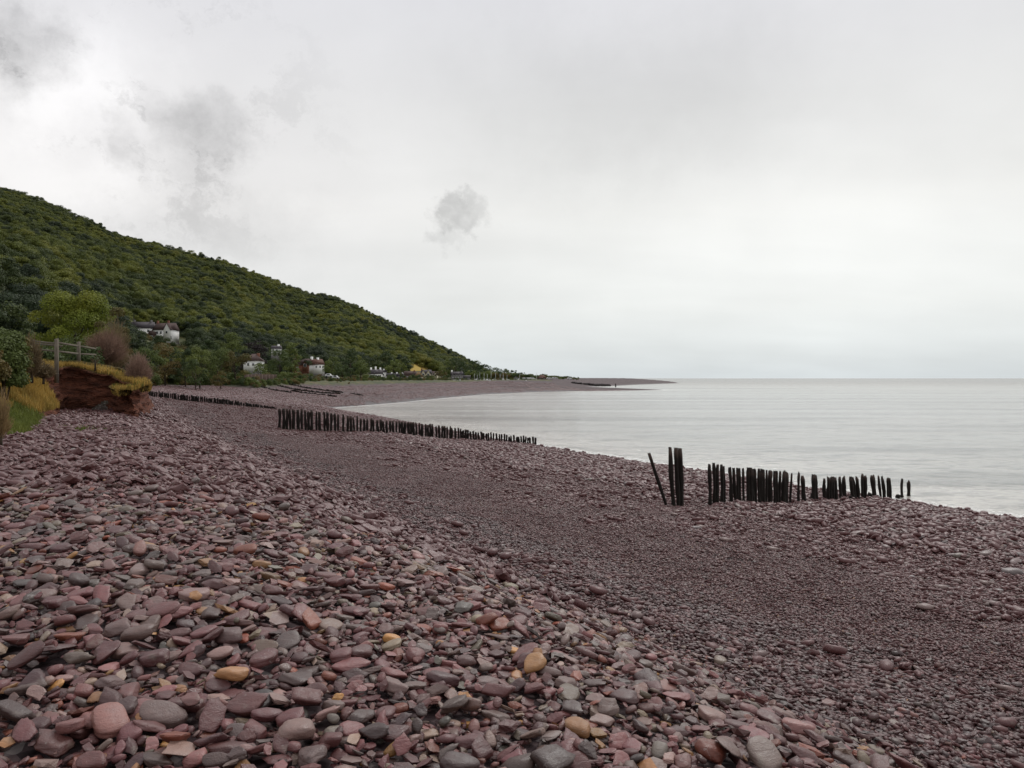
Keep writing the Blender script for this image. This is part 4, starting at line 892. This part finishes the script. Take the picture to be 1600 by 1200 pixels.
tag(scatter('forest', np.c_[xs, ys, zs - 1.2], np.c_[rng.normal(0, .06, len(xs)), rng.normal(0, .06, len(xs)), rng.uniform(0, 6.28, len(xs))], sc, fidx, for_src), 'dense broadleaved wood covering the whole hillside', 'forest')

# straw-coloured fields on the lower slope
def field(pxs, label, off=.25):
    P_ = [hit(u, v, 430) for u, v in pxs]; n = 14; V = []
    a, b_, c, d = [np.array(p[:2]) for p in P_]
    for i in range(n + 1):
        for j in range(n + 1):
            s_, t_ = i / n, j / n; p = (a * (1 - s_) + b_ * s_) * (1 - t_) + (d * (1 - s_) + c * s_) * t_; V.append((p[0], p[1], g1(*p) + off))
    f = [(i * (n + 1) + j, (i + 1) * (n + 1) + j, (i + 1) * (n + 1) + j + 1, i * (n + 1) + j + 1) for i in range(n) for j in range(n)]
    return tag(obj('field', mesh('field', V, np.array(f), 'straw_field', True)), label, 'field', kind='structure')
field([(640, 581), (690, 581), (689, 576.5), (641, 567.5)], 'straw-yellow field on the slope behind the gabled houses')

# ------------------------------------------------------------------ houses
def house(name, label, u, vb, Y, wm, dm, hm, rh, wall, roof, rz=0., hip=False, chim=(), wins=(), door=None, gables=(), z=None, frame='white_paint', cat='house', gable_front=False):
    X = (u - 800) / F * Y; Z = CAMZ + (HOR - vb) / F * Y
    o = empty(name, (X, Y, Z), rz, label, cat)
    MB().box(-wm / 2, wm / 2, -dm / 2, dm / 2, -1.2, hm).build('wall', wall, o)
    MB().box(-wm / 2 - .05, wm / 2 + .05, -dm / 2 - .05, dm / 2 + .05, -3.5, -1.18).build('foundation', 'grey_stone', o)
    e = .3; mb = MB(); x0, x1, y0_, y1_ = -wm / 2 - e, wm / 2 + e, -dm / 2 - e, dm / 2 + e; zb = hm - .12
    if gable_front:
        V = [(x0, y0_, zb), (x1, y0_, zb), (x1, y1_, zb), (x0, y1_, zb), (0, y0_, hm + rh), (0, y1_, hm + rh)]
        mb.add(V, [(0, 4, 5, 3), (1, 2, 5, 4), (0, 3, 2, 1)])
        MB().add([(-wm / 2, -dm / 2 - .002, hm), (wm / 2, -dm / 2 - .002, hm), (0, -dm / 2 - .002, hm + rh * .93), (-wm / 2, dm / 2, hm), (wm / 2, dm / 2, hm), (0, dm / 2, hm + rh * .93)], [(0, 1, 2), (4, 3, 5), (0, 2, 5, 3), (1, 4, 5, 2)]).build('gable', wall, o)
    else:
        i = dm / 2 if hip else 0.; V = [(x0, y0_, zb), (x1, y0_, zb), (x1, y1_, zb), (x0, y1_, zb), (x0 + i, 0, hm + rh), (x1 - i, 0, hm + rh)]
        mb.add(V, [(0, 1, 5, 4), (2, 3, 4, 5), (1, 2, 5), (3, 0, 4), (0, 3, 2, 1)])
    rf = mb.build('roof', roof, o)
    for (cx_, ch, cm) in chim: 
        c_ = MB().box(cx_ - .4, cx_ + .4, -.35, .35, hm, hm + rh + ch).build('chimney', cm, rf)
    for (wx, wz, ww, wh) in wins:
        f = MB().box(wx - ww / 2 - .08, wx + ww / 2 + .08, -dm / 2 - .05, -dm / 2 + .02, wz - .08, wz + wh + .08).build('window', frame, o)
        MB().box(wx - ww / 2, wx - .04, -dm / 2 - .07, -dm / 2 - .03, wz, wz + wh).box(wx + .04, wx + ww / 2, -dm / 2 - .07, -dm / 2 - .03, wz, wz + wh).build('pane', 'window_glass', f)
    if door: MB().box(door - .5, door + .5, -dm / 2 - .07, -dm / 2 + .02, 0, 2.1).build('door', 'dark_paint', o)
    for (gx_, gw, gh, gp) in gables:   # front-facing gables: x, width, ridge height above eaves, projection
        g = MB().add([(gx_ - gw / 2, -dm / 2 - gp, 0), (gx_ + gw / 2, -dm / 2 - gp, 0), (gx_ + gw / 2, -dm / 2 - gp, hm), (gx_, -dm / 2 - gp, hm + gh), (gx_ - gw / 2, -dm / 2 - gp, hm),
                  (gx_ - gw / 2, 0, 0), (gx_ + gw / 2, 0, 0), (gx_ + gw / 2, 0, hm), (gx_, 0, hm + gh), (gx_ - gw / 2, 0, hm)],
                 [(0, 1, 2, 3, 4), (5, 9, 8, 7, 6), (0, 5, 6, 1), (1, 6, 7, 2), (4, 9, 5, 0)])
        gg = g.build('gable', wall, o)
        t = .18; MB().add([(gx_ - gw / 2 - .3, -dm / 2 - gp - .3, hm - .2), (gx_, -dm / 2 - gp - .3, hm + gh + .1), (gx_ + gw / 2 + .3, -dm / 2 - gp - .3, hm - .2), (gx_ - gw / 2 - .3, .1, hm - .2), (gx_, .1, hm + gh + .1), (gx_ + gw / 2 + .3, .1, hm - .2),
             (gx_ - gw / 2 - .3, -dm / 2 - gp - .3, hm - .2 + t), (gx_, -dm / 2 - gp - .3, hm + gh + .1 + t), (gx_ + gw / 2 + .3, -dm / 2 - gp - .3, hm - .2 + t), (gx_ - gw / 2 - .3, .1, hm - .2 + t), (gx_, .1, hm + gh + .1 + t), (gx_ + gw / 2 + .3, .1, hm - .2 + t)],
            [(0, 1, 7, 6), (1, 2, 8, 7), (0, 3, 4, 1), (1, 4, 5, 2), (6, 7, 10, 9), (7, 8, 11, 10), (0, 6, 9, 3), (2, 5, 11, 8)]).build('gable_roof', roof, o)
        wf = MB().box(gx_ - .55, gx_ + .55, -dm / 2 - gp - .06, -dm / 2 - gp + .01, hm * .62, hm * .62 + 1.3).build('window', frame, o)
        MB().box(gx_ - .45, gx_ + .45, -dm / 2 - gp - .08, -dm / 2 - gp - .04, hm * .62 + .1, hm * .62 + 1.2).build('pane', 'window_glass', wf)
    return o
W2 = lambda xs, z, w_=.9, h=1.1: [(x, z, w_, h) for x in xs]
house('cottage', 'white hillside cottage with dark slate roof and an arched porch', 224, 528.5, 372, 10, 6, 4.7, 3.2, 'white_render', 'slate_roof', rz=.12, chim=[(-4, .9, 'grey_stone'), (3.8, .9, 'grey_stone')], wins=W2([-3.2, 3.4], 2.9) + [(0.4, .2, 2.8, 2.3), (-3.4, .5, 1.1, 1.3)], door=-1.9)
MBp = house('house', 'larger white hillside house with brown tiled roof and front gable', 260, 532, 372, 9.5, 6.5, 5.0, 3.4, 'white_render', 'brown_tile_roof', rz=-.1, chim=[(-4.2, 1.2, 'brick'), (1.2, 1.2, 'brick')], wins=W2([-2.6, -.9], 3.1) + [(-2.6, .3, 2.4, 1.9), (-.2, .4, 1.1, 1.5), (4.0, .4, 1., 1.6)], door=.8, gables=[(2.6, 3.2, 3.0, .9)])
house('outbuilding', 'low brown outbuilding between the two white hillside houses', 240, 530.5, 370, 3, 4, 2.2, 2.6, 'brown_stone', 'brown_tile_roof', wins=W2([0.], .7), cat='outbuilding')
house('garden_wall', 'pale terrace wall in front of the white hillside cottages', 232, 531, 366, 8, .6, 1.1, .05, 'white_render', 'grey_stone', wins=(), cat='wall')
house('house', 'house with a hipped dark roof and white walls among trees', 397, 574, 222, 5.0, 4.6, 1.9, 2.0, 'white_render', 'brown_tile_roof', rz=.15, hip=True, chim=[(1.2, .2, 'brick')], wins=W2([1.8], .5, .6, .8) + W2([-1.2, .2], .5, .5, .7))
house('cottage', 'tiny white cottage high between trees above the brick house', 432, 551, 318, 3.4, 3, 1.7, 1.2, 'white_render', 'slate_roof', chim=[(.9, .5, 'white_render')], wins=W2([-.8, .6], .6, .6, .7))
house('house', 'red brick house with steep brown roof and tall chimney', 472, 579.5, 300, 5.2, 4.6, 2.4, 2.4, 'brick', 'brown_tile_roof', rz=.2, chim=[(-2., 1.4, 'brick')], wins=W2([-1.6, 1.4], .6, .6, 1.2), gables=[(1.3, 1.8, 1.7, .4)])
house('house', 'white house with red-brown roof sloping towards the shore', 494.5, 579.5, 310, 4.6, 5.0, 2.6, 2.2, 'white_render', 'red_tile_roof', rz=.7, chim=[(-2.0, .9, 'white_render'), (.6, .6, 'white_render')], wins=W2([-1.3, .4, 1.6], 1.3, .5, .7))
house('cottage', 'white seaside cottage with slate roof and three white chimneys', 587, 594, 400, 6.2, 5, 3.3, 2.4, 'white_render', 'slate_roof', rz=.35, chim=[(-2.4, .9, 'white_render'), (0, 1.4, 'white_render'), (2.4, .9, 'white_render')], wins=W2([-2, 0, 2], 1.8, .7, .9) + W2([-1, 1.8], .3, .7, .9), door=.4)
house('cottage', 'narrow white end cottage with tall chimney next to the seaside cottage', 600, 590, 430, 2.6, 4, 3.1, 1.2, 'white_render', 'slate_roof', chim=[(0, .6, 'white_render')], wins=W2([0], 1.2, .7, .9))
for (u, lab, m) in [(609, 'first dark cottage of the low terrace', 'grey_stone'), (617, 'middle dark cottage of the low terrace', 'brown_stone'), (626, 'last dark cottage of the low terrace, next to the stone barn', 'grey_stone')]:
    house('cottage', lab, u, 591.5, 425, 3.0, 4, 1.5, 1.5, m, 'slate_roof', chim=[(1.1, .5, 'white_render')], wins=W2([-.8, .6], .5, .5, .6))
house('barn', 'brown stone barn left of the thatched house', 641, 592.5, 410, 6.0, 5, 2.4, 1.9, 'brown_stone', 'brown_tile_roof', rz=.1, chim=[(2.2, .5, 'brick')], wins=W2([-1.5, 1.2], .7, .6, .8), cat='barn')
house('cottage', 'thatched cottage with orange-brown roof in the village row', 654, 592.5, 405, 4.6, 5, 1.3, 2.9, 'cream_render', 'thatch', rz=.2, hip=True, wins=W2([-1.2, .9], .3, .6, .7))
house('house', 'cream house with twin pointed gables', 666, 592.5, 425, 5.2, 5, 3.1, 2.1, 'cream_render', 'slate_roof', gables=[(-1.3, 2.2, 2.0, .4), (1.4, 2.2, 2.0, .4)], chim=[(-2.5, .8, 'brick')], wins=W2([-1.3, 1.4], .5, .7, .9))
house('house', 'second cream house with two white gables, slightly lower', 678, 592, 430, 4.2, 5, 2.3, 1.9, 'cream_render', 'brown_tile_roof', gables=[(-1.0, 1.8, 1.7, .4), (1.1, 1.8, 1.7, .4)], wins=W2([-1., 1.1], .4, .6, .8))
house('house', 'grey stone harbour house with rows of windows', 714, 592.5, 440, 6.4, 5, 2.7, 1.6, 'grey_stone', 'slate_roof', chim=[(-2.9, .9, 'white_render'), (2.6, .6, 'grey_stone')], wins=W2([-2.2, -.7, .8, 2.2], 1.7, .6, .7) + W2([-2.2, -.7, .8, 2.2], .4, .6, .7))
house('outbuilding', 'long low grey building beside the harbour house', 728, 592.5, 445, 4.8, 4, 1.2, 1.0, 'grey_stone', 'slate_roof', wins=W2([-1.5, .2, 1.6], .4, .6, .5), cat='outbuilding')
house('boathouse', 'pale grey boathouse with a wide gable facing the sea', 806, 594, 480, 4.6, 5, .9, 1.7, 'grey_stone', 'aluminium', gable_front=True, wins=[(0, .55, 1., .6)], cat='boathouse')
house('shed', 'long low shed with a white roof edge right of the boathouse', 823, 593.2, 500, 6, 4, .9, .3, 'dark_paint', 'white_paint', wins=W2([-1.5, 1.2], .2, .8, .5), cat='shed')
house('shed', 'low red-brown roofed shed near the end of the village', 847, 592.5, 520, 6.5, 5, 1.0, 1.7, 'brown_stone', 'red_tile_roof', hip=True, wins=W2([-1.5, 1.2], .2, .8, .5), cat='shed')
house('house', 'brown-roofed house at the left edge among the trees', 5, 509, 205, 5.5, 5, 1.8, 2.3, 'brown_stone', 'brown_tile_roof', rz=.2, chim=[(-.4, .9, 'white_render')], wins=W2([-1, 1.2], .6, .7, .8))
house('conservatory', 'small white conservatory in front of the brown-roofed house', 8, 509.5, 200, 2.2, 1.5, .8, .6, 'white_render', 'white_paint', wins=W2([-.55, .5], .15, .6, .55), cat='conservatory')
house('house', 'dark grey roof showing between trees high on the hill at the left edge', -2, 404, 420, 8, 6, 1.4, 2.6, 'grey_stone', 'slate_roof', rz=.2, hip=True, wins=W2([0], .3, .8, .8))

# ------------------------------------------------------------------ boats, masts, small things in the village
def boat(u, vb, Y, L, mast_top, label, hull='white_paint', rz=0.):
    X = (u - 800) / F * Y; Z = CAMZ + (HOR - vb) / F * Y; o = empty('sailing_boat', (X, Y, Z), rz, label, 'sailing boat', 'sailing boats at the harbour')
    n = 8; V = []; hl = L * .13
    for i in range(n + 1):
        t = i / n; wd = L * .16 * math.sin(math.pi * min(1, .25 + t * .75)) ** .8 * (1 if t < .98 else .1); xx = (t - .5) * L
        V += [(xx, -wd, hl * (1 + .25 * t * t)), (xx, -wd * .7, hl * .35), (xx, 0, 0), (xx, wd * .7, hl * .35), (xx, wd, hl * (1 + .25 * t * t))]
    f = [(i * 5 + j, (i + 1) * 5 + j, (i + 1) * 5 + j + 1, i * 5 + j + 1) for i in range(n) for j in range(4)] + [(i * 5, i * 5 + 4, (i + 1) * 5 + 4, (i + 1) * 5) for i in range(n)]
    MB().add(V, f).add([V[0], V[1], V[2], V[3], V[4]], [(0, 1, 2, 3), (0, 3, 4)]).build('hull', hull, o)
    MB().box(-L * .15, L * .12, -L * .07, L * .07, hl, hl + .45).build('cabin', 'white_paint', o)
    if mast_top:
        h = CAMZ + (HOR - mast_top) / F * Y - Z; MB().tube((L * .08, 0, hl), (L * .08, 0, h), .11, .07, 6).build('mast', 'aluminium', o)
        MB().tube((L * .08, 0, hl + .7), (-L * .35, 0, hl + .75), .05, .04, 5).build('boom', 'aluminium', o)
    return o
mlist = [(740.5, 584), (745, 585.5), (749, 582), (755.5, 582.5), (760.5, 585), (766.5, 580), (773.5, 583), (780.5, 584), (785.5, 584.5), (791.5, 586), (811, 585.5)]
wh = ['leftmost of the masts', 'just right of the leftmost mast', 'third mast from the left', 'beside the grey gable', 'short mast left of the tallest', 'tallest mast of the harbour', 'right of the tallest mast', 'between the tall and the paired masts', 'right one of the paired masts', 'last mast before the boathouse', 'lone thin mast beside the boathouse']
for (u, mt), q in zip(mlist, wh): boat(u, 594.2, 455 + rng.uniform(-10, 20), rng.uniform(3.4, 4.6), mt, 'small white sailing boat ashore, ' + q, rz=rng.uniform(-.4, .4))
for (u, vb, Y, L, lab) in [(714, 595, 330, 3.2, 'white open boat drawn up on the shingle below the harbour house'), (761, 595.2, 340, 3.4, 'long white boat on the beach top below the masts'), (822, 596.3, 350, 1.8, 'small white dinghy on the shingle below the sheds')]:
    boat(u, vb, Y, L, None, lab)
fp = empty('flagpole', ((838.5 - 800) / F * 470, 470, 4.2), 0, 'tall white flagpole standing at the right end of the village', 'flagpole')
MB().tube((0, 0, -.3), (0, 0, 4.6), .14, .08, 8).build('pole', 'white_paint', fp); MB().tube((-.5, 0, 3.6), (.5, 0, 3.6), .04, .04, 5).build('yardarm', 'white_paint', fp)
def car(u, vb, Y, label, m='white_paint', L=3.6, rz=0.):
    X = (u - 800) / F * Y; Z = CAMZ + (HOR - vb) / F * Y; o = empty('parked_car', (X, Y, Z), rz, label, 'car'); h = 1.0
    MB().add([(-L / 2, -.8, .25), (L / 2, -.8, .25), (L / 2, -.8, .7), (L * .28, -.8, .8), (L * .1, -.72, 1.35), (-L * .3, -.72, 1.35), (-L / 2, -.8, .8)] + [(-L / 2, .8, .25), (L / 2, .8, .25), (L / 2, .8, .7), (L * .28, .8, .8), (L * .1, .72, 1.35), (-L * .3, .72, 1.35), (-L / 2, .8, .8)],
             [tuple(range(7)), tuple(range(13, 6, -1))] + [(i, i + 7, (i + 1) % 7 + 7, (i + 1) % 7) for i in range(7)]).build('body', m, o)
    MB().add([(-L * .3, -.81, .85), (L * .2, -.81, .85), (L * .08, -.76, 1.25), (-L * .27, -.76, 1.25)], [(0, 1, 2, 3)]).build('window', 'window_glass', o)
    for sx in (-1, 1):
        for sy in (-1, 1): MB().tube((sx * L * .3, sy * .7, .3), (sx * L * .3, sy * .84, .3), .3, .3, 10).build('wheel', 'dark_paint', o)
    return o
car(514.5, 589.5, 285, 'white car parked by the hedge in the middle of the village', L=2.9); car(525, 592.5, 280, 'pale car partly behind the bushes, right of the white one', 'aluminium', L=2.6)
car(858, 592.6, 500, 'white car parked beyond the red-brown shed'); car(867, 592.2, 510, 'white van-like car parked past the other white car near the village end', L=4.)
car(890, 593, 480, 'pale car at the far end of the village track', L=3.); car(832, 592.8, 490, 'white car parked beside the tall flagpole')
t = empty('dome_tent', ((616 - 800) / F * 395, 395, CAMZ + (HOR - 593.6) / F * 395), 0, 'cream domed tent on the shore beside the seaside cottage', 'tent')
D = ICO[2][0]; k = D * np.array([1.9, 1.5, 1.7]); k[:, 2] = np.maximum(k[:, 2], 0); obj('canopy', mesh('canopy', k, ICO[2][1], 'cream_render', True), t)
MB().add([(-.3, -1.56, 0), (.3, -1.56, 0), (0, -1.40, .9)], [(0, 1, 2)]).build('entrance', 'dark_paint', t)
# notice board at the head of the bay
X, Y, Z = hit(401, 600.5, 90); nb = empty('notice_board', (X, Y, Z), 0, 'small white notice board beside a dark stump at the top of the far beach', 'notice board')
MB().box(.0, .32, -.02, .02, .25, .75).build('panel', 'white_paint', nb); MB().tube((.16, .05, -.2), (.16, .05, .8), .04, .04, 6).build('post', 'weathered_timber', nb)
X, Y, Z = hit(397.5, 600.5, 90); o = obj('tree_stump', post_mesh(.75, .3, (0, 0), 0, .2, .8), None, (X, Y, Z)); tag(o, 'dark stump left of the white notice board', 'stump')
# stone wall and breakwater rocks
def rockline(name, a, b_, n, r, m, label, cat, jz=.5):
    o = empty(name, (0, 0, 0), 0, label, cat); A_, B_ = hit(*a, 200), hit(*b_, 200)
    for i in range(n):
        t = i / (n - 1); X = A_[0] + (B_[0] - A_[0]) * t + rng.normal(0, r * .8); Y = A_[1] + (B_[1] - A_[1]) * t + rng.normal(0, r * .8)
        s = r * rng.uniform(.7, 1.5); v = rng.integers(13, NVAR)
        obj('rock', mesh('rock', SHAPES[v][1] * s * np.array([1.1, 1., .8]), ICO[1][1], m, False), o, (X, Y, max(g1(X, Y), 0) + jz * s), rng.uniform(0, 6))
    return o
rockline('breakwater', (893, 598.5), (952, 603.2), 120, .85, 'dark_rock', 'dark rock breakwater running out between the two shingle spits', 'breakwater', .3)
X, Y, Z = hit(962, 604.6, 200); tag(obj('marker_post', post_mesh(2.0, .35, (0, 0), 0, .5, .3), None, (X, Y, max(Z, 0))), 'short dark marker post in the water past the breakwater end', 'post')
gw = empty('garden_wall', (0, 0, 0), 0, 'grey stone retaining wall below the hipped-roof house', 'wall')
for i in range(9):
    u = 385 + i * 5.6; Y = 168 + i * 1.5; X = (u - 800) / F * Y; Z = CAMZ + (HOR - 590) / F * Y
    MB().box(-.42, .42, -.25, .25, -2.5, .7 + rng.uniform(-.06, .06)).build('wall_section', 'brown_stone', gw, (X, Y, Z))
# wire fence of thin posts along the top of the far beach
wf = empty('wire_fence', (0, 0, 0), 0, 'thin post and wire fence along the grass above the far beach', 'fence'); pv_ = None
for i in range(16):
    u = 452 + i * 6.; Y = 205 + i * 4.; X = (u - 800) / F * Y; Z = CAMZ + (HOR - 593.5) / F * Y
    MB().tube((0, 0, -1.2), (0, 0, 1.0), .06, .05, 5).build('post', 'weathered_timber', wf, (X, Y, Z))
    if pv_:
        for hh in (.5, .9): MB().tube((pv_[0], pv_[1], pv_[2] + hh), (X, Y, Z + hh), .012, .012, 4).build('wire', 'wire', wf)
    pv_ = (X, Y, Z)

# ------------------------------------------------------------------ rail fence on the cliff top
rfn = empty('rail_fence', (0, 0, 0), 0, 'weathered timber post and rail fence on the cliff top', 'fence')
def PX(u, v, Y): return Vector(((u - 800) / F * Y, Y, CAMZ + (HOR - v) / F * Y))
def fpost(u, vt, vb, Y, w_=.12):
    a, b_ = PX(u, vb, Y), PX(u, vt, Y); o = MB().add(*boxpost(w_, b_.z - a.z)).build('post', 'weathered_timber', rfn, tuple(a)); return o
def boxpost(w_, h):
    r = w_ / 2; V = [(-r, -r, -.3), (r, -r, -.3), (r, r, -.3), (-r, r, -.3), (-r * .9, -r * .9, h), (r * .95, -r * .9, h - .01), (r * .9, r, h + .03), (-r * .9, r * .9, h + .02)]
    return V, [(0, 3, 2, 1), (4, 5, 6, 7), (0, 1, 5, 4), (1, 2, 6, 5), (2, 3, 7, 6), (3, 0, 4, 7)]
def rail(a, b_, t=.05, hgt=.075):
    d = (b_ - a).normalized(); s = d.cross(Vector((0, 0, 1))).normalized() * t / 2; up = Vector((0, 0, hgt / 2))
    V = [a - s - up, a + s - up, a + s + up, a - s + up, b_ - s - up, b_ + s - up, b_ + s + up, b_ - s + up]
    MB().add(V, [(0, 1, 2, 3), (7, 6, 5, 4), (0, 4, 5, 1), (1, 5, 6, 2), (2, 6, 7, 3), (3, 7, 4, 0)]).build('rail', 'weathered_timber', rfn)
fpost(88.5, 530, 587, 31.); fpost(123, 534.5, 562, 35.5, .12); fpost(52, 531, 565, 35., .12);
for (a, b_) in [((90, 535.5, 31.08), (122, 540.5, 35.4)), ((90, 549, 31.08), (122, 552.5, 35.4)), ((87, 537, 31.1), (52, 533, 35)), ((97, 541, 33.5), (52, 536.5, 36)), ((87, 548.5, 31.1), (50, 545.5, 35)), ((124, 540.8, 35.6), (150, 545, 40)), ((124, 553, 35.6), (150, 554, 40))]:
    rail(PX(*a), PX(*b_))
print('OBJECTS', len(scene.objects))
